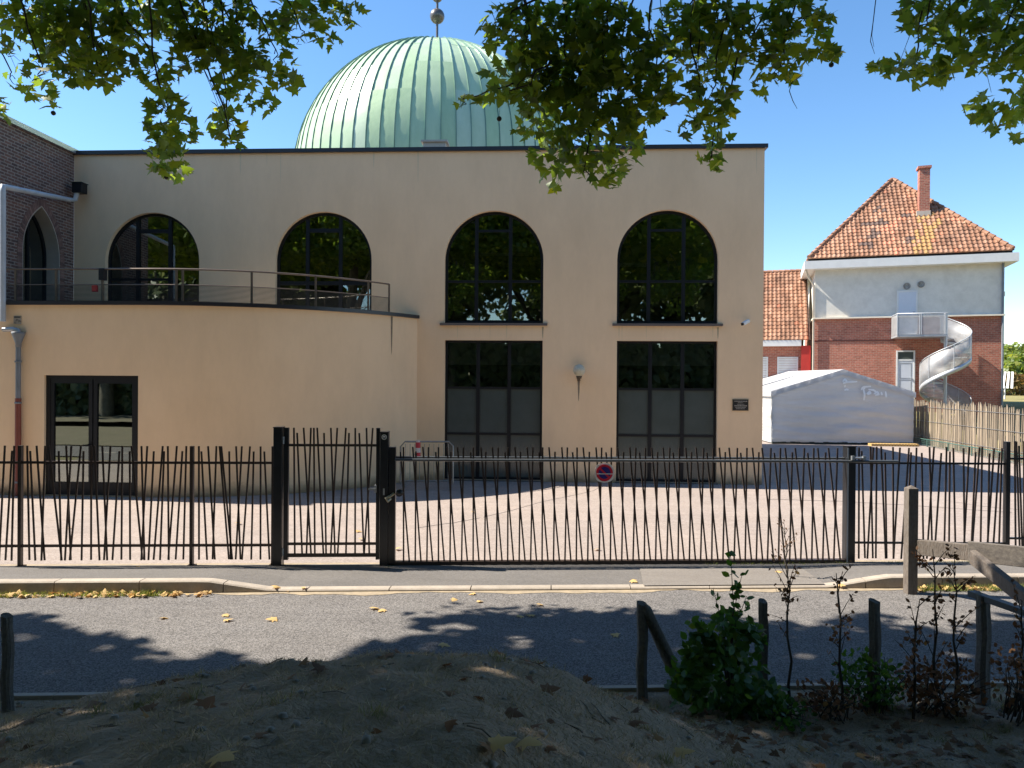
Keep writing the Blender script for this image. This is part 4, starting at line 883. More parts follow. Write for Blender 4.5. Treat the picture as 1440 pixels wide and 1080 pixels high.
# platform and spiral stair
R_ = 1.02; CV = -1.35; CPn = Plane(*HPn.w(0, CV).xy, *pr_dir); CU, _ = CPn.uz(1329.5, 500)
cw_ = HPn.w(CU, CV)
st = thing('spiral_staircase', 'galvanised spiral staircase with perforated balustrade on the brick house', 'staircase', (cw_.x, cw_.y, GZ), HPn.rz)
zc = lambda py: P(1330, py, Y=cw_.y).z - GZ
zt_, zpl = zc(441), zc(470)
M_gal2 = mat('galvanised_sheet', (.50, .52, .54), (.38, .40, .42), 5, rough=.45, metal=.45, bstr=.05)
m, t, p = nt('perforated_sheet'); t.links.new(ramp(t, noise(t, 3, 4), [(.3, (.42, .43, .44)), (.7, (.56, .57, .58))]), p.inputs['Base Color']); p.inputs['Metallic'].default_value = .35; p.inputs['Roughness'].default_value = .5
vo = N(t, 'ShaderNodeTexVoronoi'); vo.inputs['Scale'].default_value = 24; vo.inputs['Randomness'].default_value = 0; t.links.new(N(t, 'ShaderNodeNewGeometry').outputs['Position'], vo.inputs['Vector'])
p.inputs['Alpha'].default_value = .5; M_perf = m
b = MB(); b.tube([(0, 0, -1.2), (0, 0, zt_ + .05)], .075, 14); b.build('column', M_gal2, st)
turns = 2 * PI * 1.28; drop = (zc(441) - zc(535)) / (2 * PI)
def hel(r, a, dz): th = PI / 2 - a; return Vector((r * math.cos(th), r * math.sin(th), dz - drop * a))
na = 72
def band(r0, r1, zlo, zhi, m, name, kind=None):
    b = MB(); vs = []
    for i in range(na + 1):
        a = turns * i / na
        vs += [hel(r0, a, zlo), hel(r0, a, zhi), hel(r1, a, zhi), hel(r1, a, zlo)]
    fs = [(i * 4 + j, i * 4 + (j + 1) % 4, i * 4 + 4 + (j + 1) % 4, i * 4 + 4 + j) for i in range(na) for j in range(4)]; b.add(vs, fs, True); return b.build(name, m, st)
band(R_, R_ + .006, zpl - .12, zt_ - .05, M_perf, 'balustrade_sheet'); band(R_ - .01, R_ + .012, zpl - .32, zpl - .1, M_gal2, 'stringer')
b = MB(); b.tube([hel(R_, turns * i / na, zt_) for i in range(na + 1)], .024, 6); b.build('handrail', M_gal2, st)
ntr = 17; tb = MB(); da_ = turns / ntr
tb.add([(.07 * math.cos(x), .07 * math.sin(x), z) for z in (-.02, .02) for x in (-.25, .25)] + [(R_ * math.cos(x), R_ * math.sin(x), z) for z in (-.02, .02) for x in (-da_ * .55, da_ * .55)], [(0, 1, 5, 4), (2, 6, 7, 3), (0, 4, 6, 2), (1, 3, 7, 5), (4, 5, 7, 6), (0, 2, 3, 1)])
tm = tb.mesh('tread', M_gal2)
for i in range(ntr): a = da_ * (i + .5); obj('tread', tm, st, (0, 0, zpl - .05 - drop * a), (0, 0, PI / 2 - a))
up = MB().tube([(0, 0, 0), (0, 0, zt_ - zpl + .1)], .018, 6).mesh('baluster_post', M_gal2)
for i in range(9): a = turns * i / 8; q_ = hel(R_ + .01, a, zpl - .1); obj('baluster_post', up, st, q_)
xl = CPn.uz(1259.5, 470)[0] - CU
b = MB(); b.box(xl, -R_ * .45, zpl - .12, .0, 1.3, zpl - .02); b.build('landing', M_gal2, st)
b = MB(); b.box(xl, -R_ * .45 - .01, zpl - .0195, -.08, -R_ * .45, zt_ - .05); b.box(xl - .01, -R_ * .45, zpl - .0195, xl, 1.2, zt_ - .05); b.build('balustrade_sheet', M_perf, st)
b = MB(); yq = -R_ * .45
b.tube([(0, yq, zt_), (xl, yq, zt_), (xl, 1.25, zt_)], .024, 6)
for x in (xl, xl * .55, xl * .52): b.tube([(x, yq, zpl - .02), (x, yq, zt_)], .022, 6)
b.build('handrail', M_gal2, st)
# low wing with tiled roof
wl = P(1060, 520, Y=38.4); wing2 = thing('low_brick_wing', 'low red brick wing with a long tiled roof between the wall corner and the house', 'building', (pl.x - .02, pl.y + .5, GZ), HPn.rz)
WP = Plane(*(HPn.w(0, .5)).xy, *pr_dir); wz = lambda px, py: (WP.uz(px, py)[0], WP.uz(px, py)[1] - GZ)
zg = wz(1100, 479)[1]; zg2 = wz(1100, 487)[1]
b = MB(); b.box(-9, 0, -1.5, -.02, 5, zg2); b.build('wall', M_rbrk, wing2)
b = MB(); b.box(-9, -.35, zg2, wz(1131, 480)[0], 0.2, zg); b.build('gutter_board', MATS['fascia_white'], wing2)
rd = 3.3; rz_ = P(1110, 384, Y=WP.w(-2, rd).y).z - GZ
b = MB(); b.add([(-9, -.3, zg + .0), (-.03, -.3, zg + .0), (-.03, rd, rz_), (-9, rd, rz_), (-.03, 2 * rd, zg), (-9, 2 * rd, zg)], [(0, 1, 2, 3), (3, 2, 4, 5)]); b.build('roof_deck', dk, wing2)
dsw = Vector((0, rd + .3, rz_ - zg)); Lw = dsw.length
pc_u, pc_s = -3.0, Lw * .72
x0_ = -6.0
tiles('roof_tiles', wing2, (x0_, -.3, zg + .02), (1, 0, 0), dsw, int(6 / tw_) , int(Lw / tl_) + 1, tw_, tl_, lambda u, s: s < Lw + .1, M_tile)
b = MB()
for k in range(20): b.tube([(x0_ + .3 * k, rd, rz_ + .06), (x0_ + .3 * k + .29, rd, rz_ + .04)], .11, 6)
b.build('ridge_tiles', M_tile, wing2, kind='stuff')
a_, za = wz(1131, 487); c_, zb__ = wz(1144, 522); b = MB(); b.box(a_, -.28, -.5, c_, -.001, za + .02); b.build('red_panel', mat('red_panel', (.50, .035, .025), (.42, .03, .02), 3, rough=.6), wing2)
for px0, px1 in ((1072, 1084.5), (1097.5, 1127)):
    a_, zt2 = wz(px0, 502); c_, _ = wz(px1, 502); wdw = obj('shuttered_window', None, wing2)
    b = MB(); b.plate([[(a_, .3), (c_, .3), (c_, zt2), (a_, zt2)], [(a_ + .07, .37), (c_ - .07, .37), (c_ - .07, zt2 - .07), (a_ + .07, zt2 - .07)]], -.05, .02); b.build('frame', M_white, wdw)
    for k in range(16):
        z_ = .38 + (zt2 - .45) * k / 16; pb_ = MB(); pb_.box(a_ + .07, -.02 + .008 * (k % 2), z_, c_ - .07, .0, z_ + (zt2 - .45) / 16 - .012)
        pb_.build('shutter_slat', M_white, wdw)
# ================================================================ TENT
tA, tB = P(1085, 624, Z=0), P(1275, 624, Z=0); tB.y = tA.y + .25
TPn = Plane(tA.x, tA.y, tB.x - tA.x, tB.y - tA.y); TW = (tB - tA).length
tent = thing('party_tent', 'white gabled marquee tent with closed walls behind the long gate', 'tent', tA, TPn.rz)
tz = lambda px, py: TPn.uz(px, py)
zev = tz(1275, 551)[1]; ur, zrg = tz(1182, 521); ur = TW / 2; TD = 7.0
m, t, p = nt('tent_fabric'); t.links.new(ramp(t, noise(t, 1.2, 5), [(.3, (.56, .56, .57)), (.7, (.66, .65, .65))]), p.inputs['Base Color']); p.inputs['Roughness'].default_value = .5
bump(t, p, noise(t, 1.1, 4, .55, stretch=(.7, 1, 3.2)), .9, .10)
tl = N(t, 'ShaderNodeBsdfTranslucent'); tl.inputs[0].default_value = (.75, .76, .8, 1); mx = N(t, 'ShaderNodeMixShader', i_0=.3); t.links.new(p.outputs[0], mx.inputs[1]); t.links.new(tl.outputs[0], mx.inputs[2]); t.links.new(mx.outputs[0], t.nodes['Material Output'].inputs[0]); M_tent = m
def cloth(name, f_, nu, nv, m, par):                  # f(u,v)->Vector with u,v in 0..1
    b = MB(); vs = [f_(i / nu, j / nv) for i in range(nu + 1) for j in range(nv + 1)]
    b.add(vs, [(i * (nv + 1) + j, (i + 1) * (nv + 1) + j, (i + 1) * (nv + 1) + j + 1, i * (nv + 1) + j + 1) for i in range(nu) for j in range(nv)], True); return b.build(name, m, par)
def gab(u, v):
    x = u * TW; ztop = zev + (zrg - zev) * (1 - abs(x - ur) / ur); z = .05 + (ztop - .06) * v
    w_ = .05 * math.sin(z * 9 + 1.5 * math.sin(x * 1.1)) * math.sin(PI * u) * (1 - v * .6) + .03 * math.sin(z * 17 + x * 1.7) * (1 - v) + .04 * math.sin(x * 1.9) * math.sin(PI * v)
    return Vector((x, w_ * .8, z))
cloth('front_wall', gab, 60, 40, M_tent, tent)
for sx__, nm in ((0, 'side_wall'), (TW, 'side_wall')):
    cloth(nm, lambda u, v, s=sx__: Vector((s + .04 * math.sin(v * 9 + u * 5) * math.sin(PI * v), u * TD, .05 + (zev - .06) * v)), 20, 14, M_tent, tent)
for sgn in (-1, 1):
    xo = -.06 if sgn < 0 else TW + .06
    cloth('roof_sheet', lambda u, v, xo=xo: Vector((xo + (ur - xo) * v, -.07 + u * (TD + .14), zev - .02 + (zrg + .07 - zev) * v - .05 * math.sin(PI * v) * abs(math.sin(u * PI * 3)))), 36, 10, M_tent, tent)
    cloth('valance', lambda u, v, xo=xo, sgn=sgn: Vector((xo + (ur - xo) * u, -.075 - .012 * math.sin(u * 40), zev - .02 + (zrg + .07 - zev) * u - .22 * v - .0)), 30, 2, M_tent, tent)
    cloth('eave_valance', lambda u, v, xo=xo, sgn=sgn: Vector((xo + sgn * .01, -.07 + u * (TD + .14), zev - .02 - .22 * v)), 20, 2, M_tent, tent)
b = MB()
for x in (.02, TW - .02):
    for y in (.05, TD - .05): b.tube([(x, y, 0), (x, y, zev)], .03, 6)
for y in (.05, TD / 2, TD - .05): b.tube([(.02, y, zev), (ur, y, zrg), (TW - .02, y, zev)], .025, 6)
b.build('frame', M_zinc, tent)
b = MB()
for i in range(30): b.box(.0 + TW * i / 30, -.10, 0, TW * (i + .94) / 30, .05, random.uniform(.06, .10))
b.build('ballast_strip', mat('dark_ballast', (.03, .035, .03), rough=.9), tent, kind='stuff')
# sunlight flecks on the front wall, painted as white strokes
M_gr = mat('sun_fleck_white', (.93, .93, .93), (.92, .92, .92), bstr=0, rough=.5)
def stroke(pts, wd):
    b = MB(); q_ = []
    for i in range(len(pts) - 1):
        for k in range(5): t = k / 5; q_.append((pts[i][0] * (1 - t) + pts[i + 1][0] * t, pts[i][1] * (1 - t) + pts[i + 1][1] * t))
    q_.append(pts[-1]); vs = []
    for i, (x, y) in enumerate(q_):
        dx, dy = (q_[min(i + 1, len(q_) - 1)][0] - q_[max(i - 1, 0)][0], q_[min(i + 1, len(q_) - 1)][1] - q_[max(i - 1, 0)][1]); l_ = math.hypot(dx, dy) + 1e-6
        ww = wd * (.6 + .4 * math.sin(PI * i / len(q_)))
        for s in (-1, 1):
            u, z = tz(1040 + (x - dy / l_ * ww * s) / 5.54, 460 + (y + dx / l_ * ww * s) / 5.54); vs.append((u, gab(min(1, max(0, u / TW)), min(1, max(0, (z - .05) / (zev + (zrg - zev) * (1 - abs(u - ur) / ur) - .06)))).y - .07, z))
    b.add(vs, [(2 * i, 2 * i + 2, 2 * i + 3, 2 * i + 1) for i in range(len(q_) - 1)]); b.build('sun_fleck', M_gr, tent)
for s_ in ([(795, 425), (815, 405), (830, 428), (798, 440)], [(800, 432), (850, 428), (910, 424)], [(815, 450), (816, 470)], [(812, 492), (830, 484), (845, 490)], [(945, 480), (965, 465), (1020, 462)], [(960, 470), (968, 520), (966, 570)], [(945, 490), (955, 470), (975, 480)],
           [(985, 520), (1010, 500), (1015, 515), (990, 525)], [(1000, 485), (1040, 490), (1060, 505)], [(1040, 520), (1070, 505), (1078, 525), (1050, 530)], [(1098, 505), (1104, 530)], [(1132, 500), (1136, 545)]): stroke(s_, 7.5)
# orange edged mat by the tent and bunting like strip
o = thing('striped_edge_mat', 'yellowish ribbed mat edge on the ground at the right front of the tent', 'mat', P(1255, 627, Z=0), 0)
b = MB()
for i in range(16): b.box(-.95 + i * .12, -.25, .0, -.95 + i * .12 + .1, .1, .10)
b.build('rib', mat('mat_yellow', (.50, .34, .13), (.4, .26, .1), 5), o, kind='stuff')
pw = P(1277, 590, Y=tA.y + .3); o = thing('red_striped_cloth', 'red and white cloth strip hanging at the right corner of the tent', 'cloth', (pw.x + .12, pw.y, .0), 0)
for k in range(8):
    b = MB(); b.add([(-.08, .02 * (k % 2), .25 + k * .24), (.10, .0, .25 + k * .24), (.08, .02, .25 + (k + 1) * .24 - .01), (-.06, .03 * (k % 2), .25 + (k + 1) * .24 - .01)], [(0, 1, 2, 3)]); b.build('stripe', mat('cloth_red', (.35, .02, .05), bstr=0) if k % 2 == 0 else (mat('cloth_blue', (.05, .08, .25), bstr=0) if k == 7 else M_tent), o)
# ================================================================ PICKET FENCE
fa, fb = P(1283, 622, Z=0), P(1440, 652, Z=0)
KP = Plane(fa.x, fa.y, fb.x - fa.x, fb.y - fa.y)
pk = thing('picket_fence', 'split chestnut picket fence running right behind the tent', 'fence', fa, KP.rz)
k_end = KP.uz(1475, 600)[0]; sp = .112; npk = int(k_end / sp)
pkm = []
for v in range(5):
    b = MB(); r_ = random.Random(v); w_ = .028 + r_.uniform(-.006, .006); d_ = .016
    vs = []
    for z, s in ((0, 1), (.6, r_.uniform(.85, 1.1)), (1.2, r_.uniform(.85, 1.1)), (1.72, .9), (1.85, .2)):
        ox = r_.uniform(-.012, .012); vs += [(ox - w_ * s, -d_, z), (ox + w_ * s, -d_ * .6, z), (ox + w_ * s, d_, z), (ox - w_ * s, d_ * .8, z)]
    b.add(vs, [(i * 4 + j, i * 4 + (j + 1) % 4, i * 4 + 4 + (j + 1) % 4, i * 4 + 4 + j) for i in range(4) for j in range(4)] + [(16, 17, 18, 19)]); pkm.append(b.mesh('picket', M_chest))
for i in range(npk): obj('picket', pkm[i % 5], pk, (i * sp + random.uniform(-.015, .015), 0, random.uniform(-.03, .03)), (0, random.uniform(-.03, .03), random.uniform(-.3, .3)), (random.uniform(.8, 1.15), 1, random.uniform(.96, 1.04)))
for z in (.35, 1.0, 1.6): b = MB(); b.tube([(0, -.03, z), (k_end, -.03, z)], .008, 4); b.build('wire', M_zinc, pk)
i = 0
while i * 1.55 < k_end: b = MB(); b.tube([(0, .05, -.1), (0, .05, 1.75)], .05, 8); b.build('fence_post', M_woodp, pk, (.9 + i * 1.55, 0, 0)); i += 1
# low green rail in front of it
ra, rb = P(1278, 614, Y=fa.y - .5), P(1440, 641, Y=fb.y - .9)
gr = thing('green_wire_fence', 'low green wire fence with a top rail in front of the picket fence', 'fence', (ra.x, ra.y, 0)); M_grn = mat('green_paint', (.06, .14, .12), (.045, .10, .085), rough=.4, bstr=.05)
o_ = Vector((ra.x, ra.y, 0)); rb2 = ra + (rb - ra) * 1.25; b = MB(); b.tube([ra - o_, rb2 - o_], .022, 6); b.build('rail', M_grn, gr)
b = MB()
for k in range(1, 4): z = ra.z * k / 4; b.tube([Vector((0, 0, z)), Vector((rb2.x - o_.x, rb2.y - o_.y, rb2.z * k / 4))], .006, 3)
for k in range(90): q_ = ra.lerp(rb2, k / 90) - o_; b.tube([Vector((q_.x, q_.y, .02)), q_], .005, 3)
b.build('wire_mesh', M_grn, gr, kind='stuff')
for k in range(7): q_ = ra.lerp(rb2, k / 6) - o_; b = MB(); b.tube([Vector((q_.x, q_.y, -.05)), q_ + Vector((0, 0, .03))], .025, 6); b.build('fence_post', M_grn, gr)
# white slatted shelter on the lawn
g0_ = P(1413, 546, Y=50); g = thing('slatted_shelter', 'small white slatted frame standing on the lawn right of the house', 'shelter', (g0_.x, 50, 1.55)); sc_ = 50 / F
b = MB(); b.tube([(0, 0, 0), (0, 0, .9)], .05, 6); b.build('leg', M_white, g)
for k in range(4): b = MB(); x_ = -.30 + k * .28; b.bar((x_ - .1, 0, .75), (x_ + .62 - .05 * k, .9, 1.75 + .1), .13, .03); b.build('slat', M_white, g)
# ================================================================ VEGETATION
LO = [(0, 0), (.20, -.06), (.50, -.02), (.34, .20), (.60, .42), (.27, .44), (.22, .66), (0, 1.0), (-.22, .66), (-.27, .44), (-.60, .42), (-.34, .20), (-.50, -.02), (-.20, -.06)]
lv = np.array([(0, .3, .0)] + [(x, y, -.22 * abs(x) - .12 * y * y) for x, y in LO]); nl = len(LO)
lf = np.array([(0, 1 + i, 1 + (i + 1) % nl) for i in range(nl)])
sv_ = np.array([(0, 0, 0), (.5, .0, -.08), (.42, .5, -.1), (0, 1, -.15), (-.42, .5, -.1), (-.5, 0, -.08)]); sf_ = np.array([(0, 1, 2), (0, 2, 3), (0, 3, 4), (0, 4, 5)])
ov_ = np.array([(0, 0, 0), (.28, .3, -.04), (.26, .65, -.06), (0, 1, -.1), (-.26, .65, -.06), (-.28, .3, -.04)]); of_ = np.array([(0, 1, 2, 3), (0, 3, 4, 5)])
M_leaf = leafmat('plane_leaf', (.092, .132, .026), (.052, .088, .020), (.21, .23, .035), .48)
M_leafb = leafmat('bush_leaf', (.045, .10, .018), (.022, .06, .014), (.10, .15, .03), .3)
M_leafd = leafmat('dry_leaf', (.16, .085, .04), (.08, .045, .025), (.25, .16, .06), .15, .8)
M_leafy = leafmat('fallen_leaf', (.50, .34, .14), (.32, .19, .08), (.60, .48, .20), .1, .8)
M_leafp = leafmat('park_leaf', (.10, .125, .055), (.06, .085, .04), (.18, .19, .08), .3)
M_leaft = leafmat('far_leaf', (.13, .17, .035), (.06, .10, .02), (.26, .25, .06), .3)
M_bark = mat('bark', (.17, .15, .11), (.07, .065, .05), 3, rough=.95, bs=12, bstr=.8, bd=.02)
M_twig = mat('twig', (.06, .05, .038), (.035, .03, .024), 9, rough=.9, bstr=.2)
def vnoise(x, y, s, seed):
    r = np.random.default_rng(seed); v = 0
    for k in range(7):
        a = r.uniform(0, 2 * PI); f_ = 2 * PI / s * r.uniform(.6, 1.5); v = v + np.sin((x * np.cos(a) + y * np.sin(a)) * f_ + r.uniform(0, 7) + 1.3 * np.sin((x * np.sin(a) - y * np.cos(a)) * f_ * .7))
    return v / 3.2
TREES = []
def tree(label, x, y, limbs, r0=.33, H=7.5):
    t = thing('plane_tree', label, 'tree', (x, y, .2)); o = Vector((x, y, .2))
    b = MB(); b.tube([(0, 0, -.3), (.0, 0, .5), (.08, .05, 3), (-.05, .1, 5.5), (.1, 0, H), (.2, .1, H + 4)], [r0 * 1.35, r0 * 1.05, r0 * .9, r0 * .8, r0 * .6, .06], 12); b.build('trunk', M_bark, t)
    for L_ in limbs:
        pts = [Vector((.0, .05, L_[0][2] - .2))] + [Vector(p) - o for p in L_]
        n_ = len(pts); b = MB(); b.tube(pts, [max(.02, .15 * (1 - i / (n_ - .3)) ** .9) for i in range(n_)], 8); b.build('limb', M_bark, t)
    TREES.append((t, o)); return t
tree('plane tree whose leafy branches hang over the upper left of the view', -9.6, 3.4, [[(-9.6, 3.4, 4.8), (-8.4, 5.4, 7.2), (-6.6, 7.6, 8.7), (-5, 8.9, 8.6)], [(-9.6, 3.4, 5.6), (-7.6, 5.2, 8.6), (-5.2, 7.4, 9.4), (-3, 8.7, 8.9)]])
tree('plane tree whose dense branches hang in front of the dome and roof edge', 1.2, -4.2, [[(1.2, -4.2, 5.2), (1.0, -1, 8.4), (.9, 4, 10.2), (.2, 8.4, 9.0)], [(1.2, -4.2, 6.0), (2.2, 0, 9.2), (3.0, 5, 10.0), (2.5, 8.6, 8.8)]])
tree('plane tree whose branches reach in at the upper right corner', 10.8, 3.6, [[(10.8, 3.6, 4.8), (9.4, 5.8, 7.2), (8.2, 7.8, 8.4), (6.3, 8.9, 8.2)]])
# visible hanging leaf masses: (px, py, rx, ry, density)
CL = {0: [(35, 15, 50, 28, 1.4), (12, 55, 18, 20, 1.2), (75, 40, 45, 45, 1.3), (125, 45, 60, 55, 2.0), (135, 95, 55, 28, 1.6), (60, 95, 30, 26, 1.0), (60, 128, 26, 17, 1.1), (76, 148, 11, 9, 1.1), (3, 152, 12, 18, 1.5), (20, 100, 14, 30, .25), (200, 20, 60, 32, 1.8), (200, 75, 22, 20, .9), (225, 100, 32, 22, 1.6), (290, 25, 75, 45, 2.0), (300, 75, 60, 30, 1.6), (275, 55, 25, 16, 1.6), (350, 95, 34, 26, 1.4), (330, 120, 26, 16, 1.1),
          (352, 138, 34, 16, 1.0), (385, 60, 28, 50, 1.2), (402, 108, 27, 20, .9), (418, 120, 9, 12, 1.2), (425, 40, 32, 30, .9), (458, 50, 22, 14, .8), (440, 12, 60, 18, 1.2), (487, 18, 26, 18, .9), (238, 125, 14, 22, 1.2), (232, 152, 34, 22, 1.3), (255, 180, 26, 22, 1.4), (235, 190, 30, 22, 1.3), (232, 222, 28, 22, 1.6), (252, 240, 18, 12, 1.4), (316, 150, 20, 20, 1.0), (316, 172, 28, 16, 1.1), (322, 193, 22, 13, 1.3), (375, 148, 8, 8, .8), (205, 178, 10, 10, 1.0)],
      1: [(700, 35, 28, 32, 1.2), (745, 40, 45, 45, 1.7), (800, 70, 70, 70, 2.2), (770, 110, 75, 40, 1.8), (720, 130, 40, 18, .9), (672, 136, 28, 10, .8), (650, 140, 12, 9, .9), (700, 95, 24, 16, .9), (735, 178, 12, 16, 1.3), (790, 160, 60, 40, 2.0), (850, 60, 55, 65, 2.2), (870, 140, 65, 55, 2.2), (925, 100, 30, 60, 1.8), (905, 20, 16, 8, .5), (835, 205, 70, 28, 1.6), (775, 222, 36, 14, 1.0), (775, 250, 18, 17, 1.4), (798, 225, 10, 12, 1.0), (850, 235, 38, 18, 1.5), (855, 252, 20, 12, 1.5), (825, 242, 14, 12, 1.1), (880, 190, 28, 14, 1.2),
          (960, 40, 42, 40, 1.6), (1000, 20, 50, 25, 1.6), (1000, 75, 55, 30, 1.5), (1000, 120, 38, 35, 1.3), (985, 150, 42, 22, 1.1), (1018, 142, 22, 18, 1.1), (1000, 175, 26, 14, 1.2), (960, 188, 20, 11, .9), (1010, 195, 15, 10, 1.2), (1000, 222, 17, 20, 1.3), (1060, 50, 55, 40, 1.9), (1100, 90, 40, 26, 1.7), (1130, 20, 45, 28, 1.6), (1070, 122, 14, 16, 1.1), (1120, 60, 26, 20, 1.2), (1165, 70, 30, 11, 1.2), (1150, 55, 14, 12, 1.0), (1180, 78, 14, 10, 1.0)],
      2: [(1330, 10, 68, 22, 1.5), (1420, 20, 40, 35, 1.6), (1300, 30, 34, 22, .9), (1350, 50, 55, 26, 1.5), (1290, 92, 66, 14, 1.4), (1240, 102, 18, 9, 1.1), (1310, 105, 34, 15, 1.3), (1345, 80, 26, 18, 1.0), (1405, 85, 42, 26, 1.2), (1425, 62, 22, 30, 1.2), (1375, 148, 22, 17, 1.1), (1400, 162, 28, 18, 1.4), (1430, 150, 18, 26, 1.4), (1430, 190, 12, 12, 1.1), (1395, 182, 10, 6, .9), (1460, 60, 30, 80, 1.5)]}
YC = {0: 8.5, 1: 8.2, 2: 8.4}
leafmesh = np_mesh('leaf', lv * .17, lf, M_leaf)
me_leafs = []
for s_ in (.125, .145, .165): me_leafs.append(np_mesh('leaf', lv * s_, lf, M_leaf))
def rand_norm(n, up=.55, cam_=.35):
    r = rng.normal(size=(n, 3)) * .62; r[:, 2] += up; r[:, 1] -= cam_; return r
CANOPY = {0: [], 1: [], 2: []}
for ti, cl in CL.items():
    t, o = TREES[ti]; pos = []
    for (cx, cy, rx, ry, dn) in cl:
        n_ = max(5, int(PI * rx * ry * dn * (.84 if ti == 1 else 1.0) / 74)); k = rng.uniform(-1, 1, (n_ * 3, 2)); k = k[(k ** 2).sum(1) < 1][:n_]; yc = YC[ti] + random.uniform(-.4, .4)
        for a, c in k: pos.append(P(cx + a * rx, cy + c * ry, Y=yc + random.uniform(-.35, .35)))
        if rx * ry < 700 and random.random() < .75: continue
        ctr = P(cx, cy, Y=yc); top = ctr + Vector((random.uniform(-.5, .5) - (.3 if ti == 0 else -.0), -random.uniform(.2, .6), 1.0)) ; top.z = max(top.z, 7.5)
        if ti == 1 and cx < 740: top = P(775, cy - 45, Y=yc)
        bot = P(cx + random.uniform(-.3, .3) * rx, cy + ry * .8, Y=yc)
        mid = top.lerp(ctr, .55) + Vector((random.uniform(-.12, .12), 0, 0)); pts = [top, mid, ctr, ctr.lerp(bot, .6) + Vector((random.uniform(-.05, .05), 0, 0)), bot]
        b = MB(); pts = [pts[0]] + [a_.lerp(c_, t_) + Vector((random.uniform(-.05, .05), 0, random.uniform(-.02, .02))) for a_, c_ in zip(pts, pts[1:]) for t_ in (.33, .66, 1)]; b.tube([p - o for p in pts], [.012 * (1 - i_ / len(pts)) + .0015 for i_ in range(len(pts))], 5)
        for _ in range(3):
            s0 = ctr.lerp(random.choice((top, bot)), random.uniform(0, .6)); e_ = P(cx + random.uniform(-.9, .9) * rx, cy + random.uniform(-.9, .9) * ry, Y=yc); b.tube([s0 - o, s0.lerp(e_, .5) + Vector((0, 0, .04)) - o, e_ - o], [.006, .004, .002], 4)
        b.build('branchlet', M_twig, t)
    pos = np.array([tuple(p) for p in pos]); nrm = rand_norm(len(pos)); size = rng.uniform(.085, .175, len(pos))
    px, py = seen_np(pos); vis = (px > 5) & (px < 1435) & (py > 8) & (py < 300)
    idx = np.argsort(-(size / pos[:, 1]) * vis)[:300]; keep = np.ones(len(pos), bool); keep[idx] = False
    for i in idx:
        nv_ = Vector(nrm[i]).normalized(); q_ = nv_.to_track_quat('Z', 'Y') @ Matrix.Rotation(random.uniform(0, 2 * PI), 3, 'Z').to_quaternion()
        lo_ = obj('leaf', me_leafs[int(rng.integers(3))], t, Vector(pos[i]) - o, q_.to_euler())
    V, Fc = scatter(lv, lf, pos[keep] - np.array(o), nrm[keep], size[keep]); CANOPY[ti].append((V, Fc))
# crowns above the view: leaves sit where their shade falls on the bank and road
EX = np.array([-4000, -200, 0, 60, 110, 180, 260, 330, 420, 480, 520, 600, 700, 800, 900, 1000, 1100, 1200, 1300, 1440, 1700, 6000]); EV = np.array([850, 855, 862, 870, 890, 905, 918, 935, 958, 930, 905, 886, 868, 862, 868, 872, 885, 878, 886, 884, 890, 890])
S3 = np.array([SUNV.x / SUNV.z, SUNV.y / SUNV.z, 1.])
def crown(n, x0, x1, y0, y1, smin, smax, tv, tf, zlo, zhi, fine):
    G = np.stack([rng.uniform(x0, x1, n), rng.uniform(y0, y1, n), np.zeros(n)], 1)
    px, py = seen_np(G); ok = G[:, 1] < 8.95
    nz = vnoise(G[:, 0], G[:, 1] * 1.6, 1.1, 5); nz2 = vnoise(G[:, 0], G[:, 1] * 1.5, .55, 9)
    front = G[:, 1] > 2.2
    ed = np.interp(px, EX, EV) + 13 * nz + 8 * nz2
    ok &= ~front | (py > ed)
    hole = (vnoise(G[:, 0], G[:, 1] * 1.8, .85, 21) + .45 * nz2)
    ok &= ~front | (hole < np.where(G[:, 1] > 6, .74, 1.1))
    G = G[ok]; z = rng.uniform(zlo, zhi, len(G)) ; Pp = G + S3[None] * z[:, None]
    qx, qy = seen_np(Pp); inn = (Pp[:, 1] > .3) & (qx > -90) & (qx < 1530) & (qy > -75); Pp = Pp[~inn]
    # keep crowns clear of the yard's air beyond the street
    nrm = rng.normal(size=Pp.shape) * .6; nrm[:, 2] += .8; size = rng.uniform(smin, smax, len(Pp))
    own = np.where(Pp[:, 0] < -4.2, 0, np.where(Pp[:, 0] < 4.6, 1, 2))
    for ti in range(3):
        k = own == ti
        if k.any(): V, Fc = scatter(tv, tf, Pp[k] - np.array(TREES[ti][1]), nrm[k], size[k]); CANOPY[ti].append((V, Fc if Fc.shape[1] == 3 else Fc))
crown(36000, -7.5, 9.5, 2.2, 9.0, .16, .24, sv_, sf_, 7.9, 11.5, True)
crown(9000, -14, -7.5, -6, 8.8, .3, .42, sv_, sf_, 8.2, 12.5, False); crown(7500, 9.5, 16, -6, 8.8, .3, .42, sv_, sf_, 8.2, 12.5, False); crown(13000, -7.5, 9.5, -8, 2.2, .3, .42, sv_, sf_, 8.2, 12.5, False)
for ti in range(3):
    offv = 0; Vs = []; Fs = []
    for V, Fc in CANOPY[ti]: Vs.append(V); Fs.append(Fc + offv); offv += len(V)
    obj('foliage', np_mesh('foliage', np.concatenate(Vs), np.concatenate(Fs), M_leaf), TREES[ti][0], kind='stuff')
